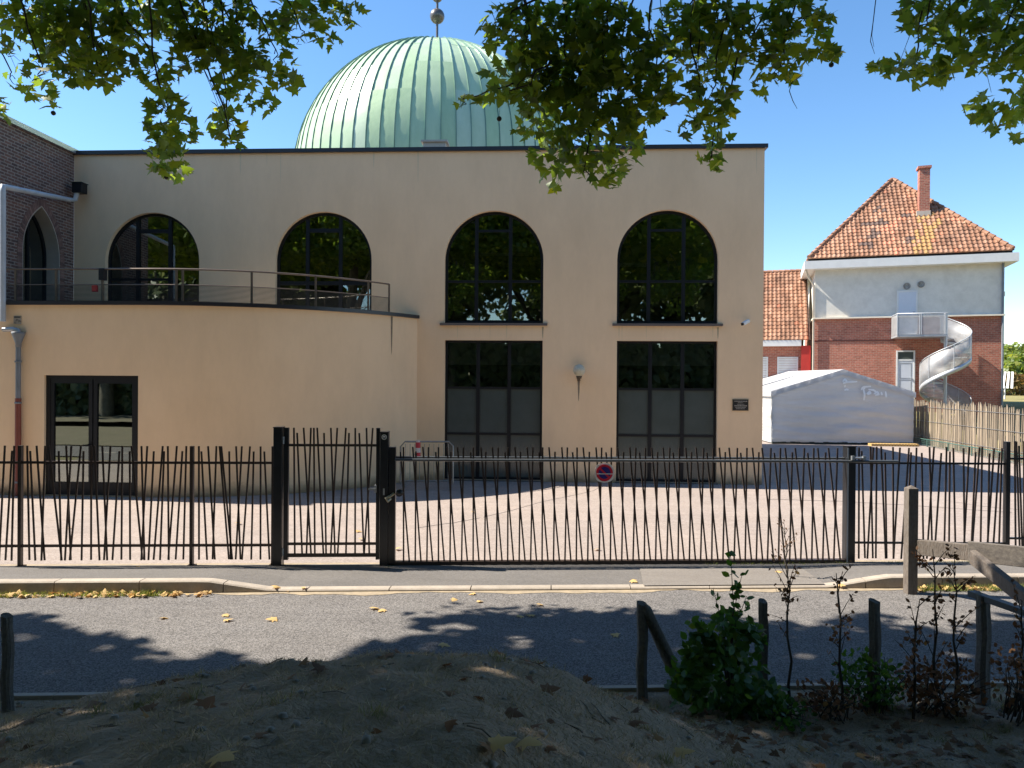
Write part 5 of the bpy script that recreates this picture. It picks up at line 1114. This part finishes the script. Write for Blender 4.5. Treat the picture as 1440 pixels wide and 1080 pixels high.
# seed balls and bare hanging twigs
for ti, px, py in ((0, 75, 159), (0, 334, 207), (0, 234, 249), (1, 702, 167), (1, 1169, 91), (1, 933, 165)):
    t, o = TREES[ti]; q_ = P(px, py, Y=YC[ti]); b = MB(); b.sphere((0, 0, 0), .028, 8); b.tube([(0, 0, .02), (.01, 0, .16)], .002, 3); b.build('seed_ball', M_twig, t, q_ - o)
for ti, pts in ((1, ((1117, 105), (1110, 128), (1115, 142), (1121, 153))), (1, ((1235, -30), (1228, 30), (1224, 58), (1230, 76))), (1, ((1228, 30), (1226, 50), (1229, 66))), (2, ((1390, 85), (1388, 105), (1394, 130)))):
    t, o = TREES[ti]; b = MB(); b.tube([P(a, c, Y=YC[ti]) - o for a, c in pts], [.006, .005, .004, .002], 4) if len(pts) == 4 else b.tube([P(a, c, Y=YC[ti]) - o for a, c in pts], [.004, .003, .002], 4); b.build('bare_twig', M_twig, t)
# trees behind the viewpoint (seen in the windows) and beyond the lawn
def round_tree(name, label, x, y, z0, H, R_, n, size, m, group=None, zsq=.8):
    t = thing(name, label, 'tree', (x, y, z0), 0, group); b = MB(); b.tube([(0, 0, -.3), (.05, 0, H * .35), (-.1, .1, H * .7)], [R_ * .07, R_ * .055, R_ * .02], 8)
    for k in range(5): a = k * 1.3; b.tube([(0, 0, H * .35), (R_ * .5 * math.cos(a), R_ * .5 * math.sin(a), H * .62)], [R_ * .04, R_ * .01], 5)
    b.build('trunk', M_bark, t)
    lob = rng.normal(size=(14, 3)); lob /= np.linalg.norm(lob, axis=1, keepdims=True); lob *= R_ * rng.uniform(.35, .75, (14, 1)); lob[:, 2] *= zsq * (1.25 if name == 'park_tree' else 1); rr = R_ * rng.uniform(.3, .5, 14)
    k = rng.integers(0, 14, n); d = rng.normal(size=(n, 3)); d /= np.linalg.norm(d, axis=1, keepdims=True); p = lob[k] + d * (rr[k] * rng.uniform(.55, 1, n) ** .5)[:, None]; p[:, 2] += H - R_ * zsq
    V, Fc = scatter(sv_, sf_, p, d * .6 + rng.normal(size=(n, 3)) * .5 + np.array([0, 0, .3]), rng.uniform(size * .7, size * 1.3, n)); obj('crown', np_mesh('crown', V, Fc, m), t, kind='stuff')
for k, (x, y, H, R_) in enumerate(((-17, -10, 14, 5.5), (-7, -13, 15.5, 5.6), (3.5, -11, 14.5, 5.2), (13, -13, 15, 5.5), (23, -10, 13, 5), (-27, -12, 15, 6), (-36, -13, 15, 6), (-46, -12, 14, 6), (-22, -20, 17, 6.5), (-12, -20, 17, 6.5), (-1, -20, 17, 6.5), (9, -20, 17, 6.5), (19, -20, 16, 6.5), (-32, -21, 17, 6.5), (30, -18, 16, 6))):
    round_tree('park_tree', 'tall park tree behind the viewpoint mirrored darkly in the arched windows', x, y, .28, H, R_, 3400, .5, M_leafp, 'park trees behind the viewpoint')
for lab, px, Y, ytop, R_ in (('pale yellow green tree beyond the lawn right of the house', 1415, 84, 484, 3.4), ('darker green bush tree at the far right edge beyond the lawn', 1440, 72, 492, 3.0), ('distant green tree behind the lawn past the right edge', 1480, 90, 480, 4.5)):
    q_ = P(px, 540, Y=Y); zt_2 = P(px, ytop, Y=Y).z; round_tree('far_tree', lab, q_.x, Y, 1.5, zt_2 - 1.5, R_, 3800, .34, M_leaft)
q_ = P(1425, 545, Y=66); g = thing('low_hedge', 'brownish low hedge behind the slatted shelter on the lawn', 'hedge', (q_.x, 66, 1.55)); n_ = 2500
p = np.stack([rng.uniform(-4, 9, n_), rng.uniform(-.6, .6, n_), rng.uniform(0, 1.9, n_)], 1); V, Fc = scatter(sv_, sf_, p, rng.normal(size=(n_, 3)), rng.uniform(.15, .35, n_)); obj('foliage', np_mesh('foliage', V, Fc, leafmat('hedge_leaf', (.16, .11, .04), (.08, .07, .025), (.20, .16, .05), .2)), g, kind='stuff')
g = thing('added_hedge', 'unseen tall hedge added behind the viewpoint to darken the window reflections', 'hedge', (0, -13.5, .28)); n_ = 60000; p = np.stack([rng.uniform(-75, 55, n_), rng.uniform(-1.0, 1.0, n_), rng.uniform(0, 1, n_) ** .8 * 6.6], 1); p[:, 2] *= .85 + .12 * np.sin(p[:, 0] * .7) + .06 * np.sin(p[:, 0] * 2.3)  # unseen hedge, added to block the bright horizon mirrored in the lower windows
V, Fc = scatter(sv_, sf_, p, rng.normal(size=(n_, 3)) * .7 + np.array([0, 1, .2]), rng.uniform(.35, .6, n_)); obj('foliage', np_mesh('foliage', V, Fc, M_leafp), g, kind='stuff')
# ---- bank plants
def gz(x, y): return float(hills(np.array([x]), np.array([y]))[0])
bx, by = 1.40, 5.75
g = thing('green_bush', 'leafy green bush between the leaning stake and the short post', 'bush', (bx, by, gz(bx, by))); n_ = 1500
def bushpts(n, specs):
    out = []
    for cx, cy, rx, ry, ww in specs:
        k = rng.normal(size=(int(n * ww), 3)); k /= np.linalg.norm(k, axis=1, keepdims=True); k *= rng.uniform(.3, 1, (len(k), 1)) ** .5
        c = P(cx, cy, Y=by); s = by / F; out.append(np.stack([c.x + k[:, 0] * rx * s, by + k[:, 1] * rx * s * .8, c.z + k[:, 2] * ry * s], 1))
    return np.concatenate(out)
bp_ = bushpts(1500, [(1015, 955, 62, 50, .36), (1068, 985, 48, 26, .16), (965, 962, 26, 34, .09), (1028, 895, 40, 38, .16), (985, 915, 24, 26, .06), (978, 885, 12, 14, .015), (1055, 890, 24, 16, .03)]); bp_ = bp_[bp_[:, 2] > .03]
V, Fc = scatter(ov_, of_, bp_ - np.array(g.location), rng.normal(size=bp_.shape) * .6 + np.array([0, -.5, .6]), rng.uniform(.055, .095, len(bp_))); obj('foliage', np_mesh('foliage', V, Fc, M_leafb), g, kind='stuff')
b = MB(); tops = [(1027, 775), (1003, 828), (1050, 838), (1044, 805), (975, 872), (1060, 880), (1010, 890)]; sp_ = []
for tx, ty in tops:
    tp = P(tx, ty, Y=by); c0_ = P(1025, 930, Y=by); m2 = c0_.lerp(tp, .5) + Vector((random.uniform(-.03, .03), 0, 0)); b.tube([(0, 0, -.05), c0_.lerp(m2, .5) - g.location, m2 - g.location, tp - g.location], [.012, .007, .004, .002], 5)
    for k in range(16 if ty < 840 else 8): l_ = m2.lerp(tp, k / 15); sp_.append((l_.x + random.uniform(-.03, .03), l_.y + random.uniform(-.02, .02), l_.z))
b.build('stem', M_twig, g); sp_ = np.array(sp_); V, Fc = scatter(ov_, of_, sp_ - np.array(g.location), rng.normal(size=sp_.shape) + np.array([0, -.4, .2]), rng.uniform(.045, .075, len(sp_))); obj('shoot_leaves', np_mesh('shoot_leaves', V, Fc, M_leafb), g, kind='stuff')
def sapling(label, px, ytop, ybase, Y, tilt, n, ml):
    base = P(px, ybase, Y=Y); base.z = gz(base.x, base.y); top = P(px + tilt, ytop, Y=Y); g = thing('sapling', label, 'sapling', base)
    d = top - base; b = MB(); pts = [Vector((0, 0, -.05))] + [d * (k / 6) + Vector((random.uniform(-.02, .02), 0, 0)) for k in range(1, 7)]; b.tube(pts, [.013, .012, .011, .009, .008, .006, .003], 5); lp = []
    for k in range(13):
        s0 = d * random.uniform(.25, .95); e_ = s0 + Vector((random.uniform(-.16, .16), random.uniform(-.08, .08), random.uniform(.04, .22))); b.tube([s0, s0.lerp(e_, .5) + Vector((0, 0, .01)), e_], [.004, .003, .0015], 4)
        for j in range(n // 9): q_ = s0.lerp(e_, random.uniform(.3, 1.05)); lp.append(tuple(q_ + Vector((random.uniform(-.02, .02), 0, random.uniform(-.02, .02)))))
    b.build('stem', M_twig, g); lp = np.array(lp); V, Fc = scatter(ov_, of_, lp, rng.normal(size=lp.shape), rng.uniform(.025, .05, len(lp))); obj('leaves', np_mesh('leaves', V, Fc, ml), g, kind='stuff')
sapling('thin sapling with tiny dry leaves right of the short upright post', 1113, 795, 985, 5.9, -7, 50, M_leafd)
sapling('thin pale stemmed sapling just left of the post among the saplings', 1184, 806, 1002, 5.85, -6, 60, M_leafd)
sapling('thin bare sapling first right of the middle post', 1284, 842, 1000, 5.8, 6, 50, M_leafd)
sapling('tallest wispy sapling crossing the timber beam', 1316, 772, 995, 5.85, -4, 80, M_leafd)
sapling('wispy sapling with clustered twigs left of the railed post', 1346, 796, 998, 5.8, -3, 80, M_leafd)
sapling('leafy twig sapling at the right edge beyond the railed post', 1442, 845, 1010, 5.7, -6, 90, M_leafd)
sapling('slender climbing shoot rising against the lower bars of the gate', 1106, 742, 800, 10.0, -2, 27, M_leafd)
def lowbush(name, label, cat, px, py, rx, ry, Y, n, m, smin=.035, smax=.06):
    c = P(px, py, Y=Y); g = thing(name, label, cat, (c.x, c.y, gz(c.x, c.y))); s = Y / F; k = rng.normal(size=(n, 3)); k /= np.linalg.norm(k, axis=1, keepdims=True); k *= rng.uniform(.15, 1, (n, 1)) ** .5
    p = np.stack([c.x + k[:, 0] * rx * s, c.y + k[:, 1] * .3, c.z + k[:, 2] * ry * s], 1); p = p[p[:, 2] > g.location.z + .01]
    V, Fc = scatter(ov_, of_, p - np.array(g.location), rng.normal(size=p.shape) + np.array([0, -.3, .4]), rng.uniform(smin, smax, len(p))); obj('foliage', np_mesh('foliage', V, Fc, m), g, kind='stuff')
    b = MB()
    for _ in range(26): a = Vector((random.uniform(-.5, .5) * rx * s, random.uniform(-.15, .15), 0)); e_ = Vector((random.uniform(-.95, .95) * rx * s, random.uniform(-.2, .2), c.z - g.location.z + random.uniform(-.2, 1.0) * ry * s)); b.tube([a, a.lerp(e_, .5) + Vector((.02, 0, .03)), e_], [.006, .004, .002], 4)
    b.build('stem', M_twig, g)
lowbush('small_bush', 'low dark green bush behind the post among the saplings', 'bush', 1222, 955, 48, 34, 5.95, 500, M_leafb)
lowbush('dry_shrub', 'brown dry shrub filling the gap between the saplings', 'shrub', 1318, 965, 62, 36, 5.85, 480, M_leafd)
lowbush('dry_shrub', 'small brown dry shrub at the foot of the thin pale sapling', 'shrub', 1165, 982, 45, 18, 5.8, 200, M_leafd)
lowbush('dry_shrub', 'dry brown shrub cut by the right edge of the view', 'shrub', 1432, 955, 28, 48, 5.7, 200, M_leafd)
lowbush('small_bush', 'little green weed patch right of the green bush', 'bush', 1100, 1000, 40, 14, 5.6, 200, M_leafb)
# ---- grass, litter, weeds
def blades(name, X, Yv, Z, hmin, hmax, wd, m, flat=.8):
    n = len(X); a = rng.uniform(0, 2 * PI, n); h = rng.uniform(hmin, hmax, n); dx = np.cos(a) * wd; dy = np.sin(a) * wd; b_ = rng.uniform(0, 2 * PI, n); l = rng.uniform(.2, flat, n) * h
    V = np.stack([np.stack([X - dx, Yv - dy, Z], 1), np.stack([X + dx, Yv + dy, Z], 1), np.stack([X + np.cos(b_) * l, Yv + np.sin(b_) * l, Z + h * .8], 1)], 1).reshape(-1, 3)
    return obj(name, np_mesh(name, V, np.arange(n * 3).reshape(-1, 3), m), kind='stuff')
M_dg = leafmat('dry_grass', (.28, .235, .15), (.15, .14, .08), (.45, .38, .27), .15, .9)
M_gg = leafmat('green_weed', (.12, .14, .035), (.08, .10, .03), (.40, .30, .12), .25, .8)
n_ = 120000; X = rng.uniform(-5, 5.6, n_); Yv = rng.uniform(2.4, 6.15, n_) + 0 * X; k = (Yv < Y_NEAR - .12 + SL * X) & (vnoise(X, Yv, .5, 3) + rng.normal(size=n_) * .5 > -.3); X, Yv = X[k], Yv[k]
tag(blades('dry_grass', X, Yv, hills(X, Yv) - .003, .014, .05, .0022, M_dg, 1.6), 'short dry trampled grass covering the shaded bank', 'grass')
n_ = 2600; X = rng.uniform(-4.5, 5.6, n_); Yv = rng.uniform(2.6, 6.1, n_); k = (Yv < Y_NEAR - .15 + SL * X) & (rng.uniform(size=n_) < np.where(X > .9, .9, .16)); X, Yv = X[k], Yv[k]
V, Fc = scatter(lv, lf, np.stack([X, Yv, hills(X, Yv) + .012], 1), np.stack([rng.normal(size=len(X)) * .35, rng.normal(size=len(X)) * .35, np.ones(len(X))], 1), rng.uniform(.04, .10, len(X)))
tag(obj('leaf_litter', np_mesh('leaf_litter', V, Fc, M_leafd), kind='stuff'), 'brown fallen leaves littering the bank below the saplings', 'leaf litter')
n_ = 900; X = rng.uniform(-7.5, 5.6, n_); Yv = rng.uniform(2.6, 6.1, n_); k = (Yv < Y_NEAR - .15 + SL * X); X, Yv = X[k], Yv[k]; s_ = rng.uniform(.006, .022, len(X))
cv = np.array([(-1, -1, 0), (1, -1, 0), (1, 1, 0), (-1, 1, 0), (-.7, -.6, 1), (.6, -.7, .9), (.7, .6, 1), (-.6, .7, .8)]) * np.array([1, .8, .7]); cf = np.array([(4, 5, 6, 7), (0, 1, 5, 4), (1, 2, 6, 5), (2, 3, 7, 6), (3, 0, 4, 7)])
V, Fc = scatter(cv, cf, np.stack([X, Yv, hills(X, Yv)], 1), np.tile([0, 0, 1.], (len(X), 1)) + rng.normal(size=(len(X), 3)) * .1, s_)
tag(obj('pebbles', np_mesh('pebbles', V, Fc, mat('pebble', (.26, .24, .21), (.12, .11, .10), 8)), kind='stuff'), 'small stones and clods scattered on the bank', 'pebbles')
def strip(px0, px1, y0, y1, n, hmin, hmax, name, label):
    X = []; Yv = []
    a0, a1 = P(px0, (y0 + y1) / 2, Z=0), P(px1, (y0 + y1) / 2, Z=0)
    c = rng.uniform(0, 1, (max(4, n // 40)));  t = np.clip(c[rng.integers(0, len(c), n)] + rng.normal(size=n) * .012, 0, 1)
    X = a0.x + (a1.x - a0.x) * t; return X, t
def weeds(x0, x1, c0, c1, n, hmin, hmax, label, z=-.015):
    c = rng.uniform(0, 1, max(4, n // 30)); t = np.clip(c[rng.integers(0, len(c), n)] + rng.normal(size=n) * .02, 0, 1); X = x0 + (x1 - x0) * t; Yv = SL * X + rng.uniform(c0, c1, n)
    tag(blades('weeds', X, Yv, np.full(n, z), hmin, hmax, .006, M_gg, .9), label, 'weeds')
weeds(-8.5, -4.6, 9.06, 9.20, 1500, .02, .09, 'yellowing grass tufts along the left kerb')
weeds(4.5, 8, 9.05, 9.2, 1500, .02, .11, 'dry grass and weeds along the right kerb by the timber post')
weeds(2.2, 7, 10.33, 10.42, 1300, .01, .07, 'weeds growing under the right end of the gate', .0)
weeds(-8, 2, 10.38, 10.46, 350, .01, .03, 'sparse weeds along the foot of the left fence', .0)
X = rng.uniform(16.5, 26, 2500); tt = (X - fa.x) / (fb.x - fa.x); Yv = fa.y + (fb.y - fa.y) * tt - rng.uniform(.05, .9, 2500); tag(blades('weeds', X, Yv, np.full(2500, .0), .03, .16, .01, M_gg), 'long dry grass along the foot of the picket fence', 'weeds')
# grass tufts and weeds rooted along the bank edge
tc_ = []
for _ in range(230):
    x_ = random.uniform(-4.6, 5.4); y_ = random.uniform(2.9, 5.9) if random.random() < .35 else Y_NEAR - random.uniform(.15, .7) + SL * x_
    if y_ < Y_NEAR - .13 + SL * x_: tc_.append((x_, y_, random.uniform(.5, 1.2)))
tc_ = np.array(tc_); k_ = rng.integers(0, len(tc_), 9000); X = tc_[k_, 0] + rng.normal(size=9000) * .035; Yv = tc_[k_, 1] + rng.normal(size=9000) * .03
tag(blades('grass_tufts', X, Yv, hills(X, Yv) - .003, .02, .085, .0028, leafmat('tuft_grass', (.17, .16, .075), (.10, .12, .045), (.36, .30, .18), .2, .9), .8), 'ragged half dry grass tufts along the edge of the bank', 'grass')
# sticks lying on the bank
b = MB()
for _ in range(260):
    x_, y_ = random.uniform(-4.5, 5.2), random.uniform(2.7, 6.0); a_ = random.uniform(0, 2 * PI); l_ = random.uniform(.04, .22); pts = []
    for k in range(4): q0_ = (x_ + math.cos(a_) * l_ * k / 3 + random.uniform(-.008, .008), y_ + math.sin(a_) * l_ * k / 3 + random.uniform(-.008, .008)); pts.append((q0_[0], q0_[1], gz(*q0_) + .008))
    if y_ < Y_NEAR - .2 + SL * x_: b.tube(pts, [.004, .0035, .003, .0015], 4)
tag(b.build('fallen_twigs', mat('dead_twig', (.22, .18, .14), (.10, .08, .06), 9, rough=.9, bstr=.1), kind='stuff'), 'thin dead twigs scattered over the bank', 'twigs')
# dry leaves collected in the gutters
for x0, x1, c0, c1, n_ in ((-7.8, -4.1, 9.05, 9.2, 130), (4.5, 7.8, 9.05, 9.2, 140)):
    X = rng.uniform(x0, x1, n_); Yv = SL * X + rng.uniform(c0, c1, n_); V, Fc = scatter(lv, lf, np.stack([X, Yv, np.full(n_, .01)], 1), np.stack([rng.normal(size=n_) * .5, rng.normal(size=n_) * .5, np.ones(n_)], 1), rng.uniform(.04, .09, n_))
    tag(obj('gutter_leaves', np_mesh('gutter_leaves', V, Fc, M_leafy), kind='stuff'), 'crisp yellow leaves gathered in the %s gutter' % ('left' if x0 < 0 else 'right'), 'leaf litter')
flm = [np_mesh('fallen_leaf', lv * np.array([1, 1, .9]) * s_, lf, M_leafy) for s_ in (.10, .085, .12)]
for px, py in ((191, 797), (293, 803), (10, 805), (50, 810), (231, 869), (316, 864), (315, 872), (389, 870), (402, 831), (389, 824), (430, 826), (640, 842), (757, 849), (752, 865), (728, 865), (676, 846), (667, 834), (888, 816), (524, 854), (540, 857), (547, 797), (500, 746), (505, 757), (663, 719), (1180, 822), (1095, 803), (560, 770), (700, 930), (620, 905), (870, 893), (100, 741), (338, 735), (840, 772)):
    zz = .03 if py < 830 else -.005; where_ = 'in the courtyard behind the fence' if py < 780 else ('on the grey footpath' if py < 830 else 'on the sunlit road'); q_ = P(px, py, Z=zz)
    o_ = obj('fallen_leaf', flm[px % 3], None, (q_.x, q_.y, zz + .006), (random.uniform(-.25, .25), random.uniform(-.25, .25), random.uniform(0, 6))); tag(o_, 'yellow dry leaf fallen ' + where_, 'leaf', 'fallen leaves ' + where_)
for px, py in ((306, 1066), (560, 925), (735, 1045), (690, 1050), (950, 1060)):
    q_ = P(px, py, Z=.9); 
    for _ in range(5): q_ = P(px, py, Z=gz(q_.x, q_.y))
    o_ = obj('fallen_leaf', flm[0], None, (q_.x, q_.y, q_.z + .015), (.2, .1, random.uniform(0, 6))); tag(o_, {306: 'large pale dry leaf on the bank at the bottom left', 560: 'brown dry leaf near the crest of the shaded mound', 735: 'dry leaf at the bottom centre of the bank, right one of a pair', 690: 'dry leaf at the bottom centre of the bank, left one of a pair', 950: 'dry leaf on the bare soil in front of the green bush'}[px], 'leaf')
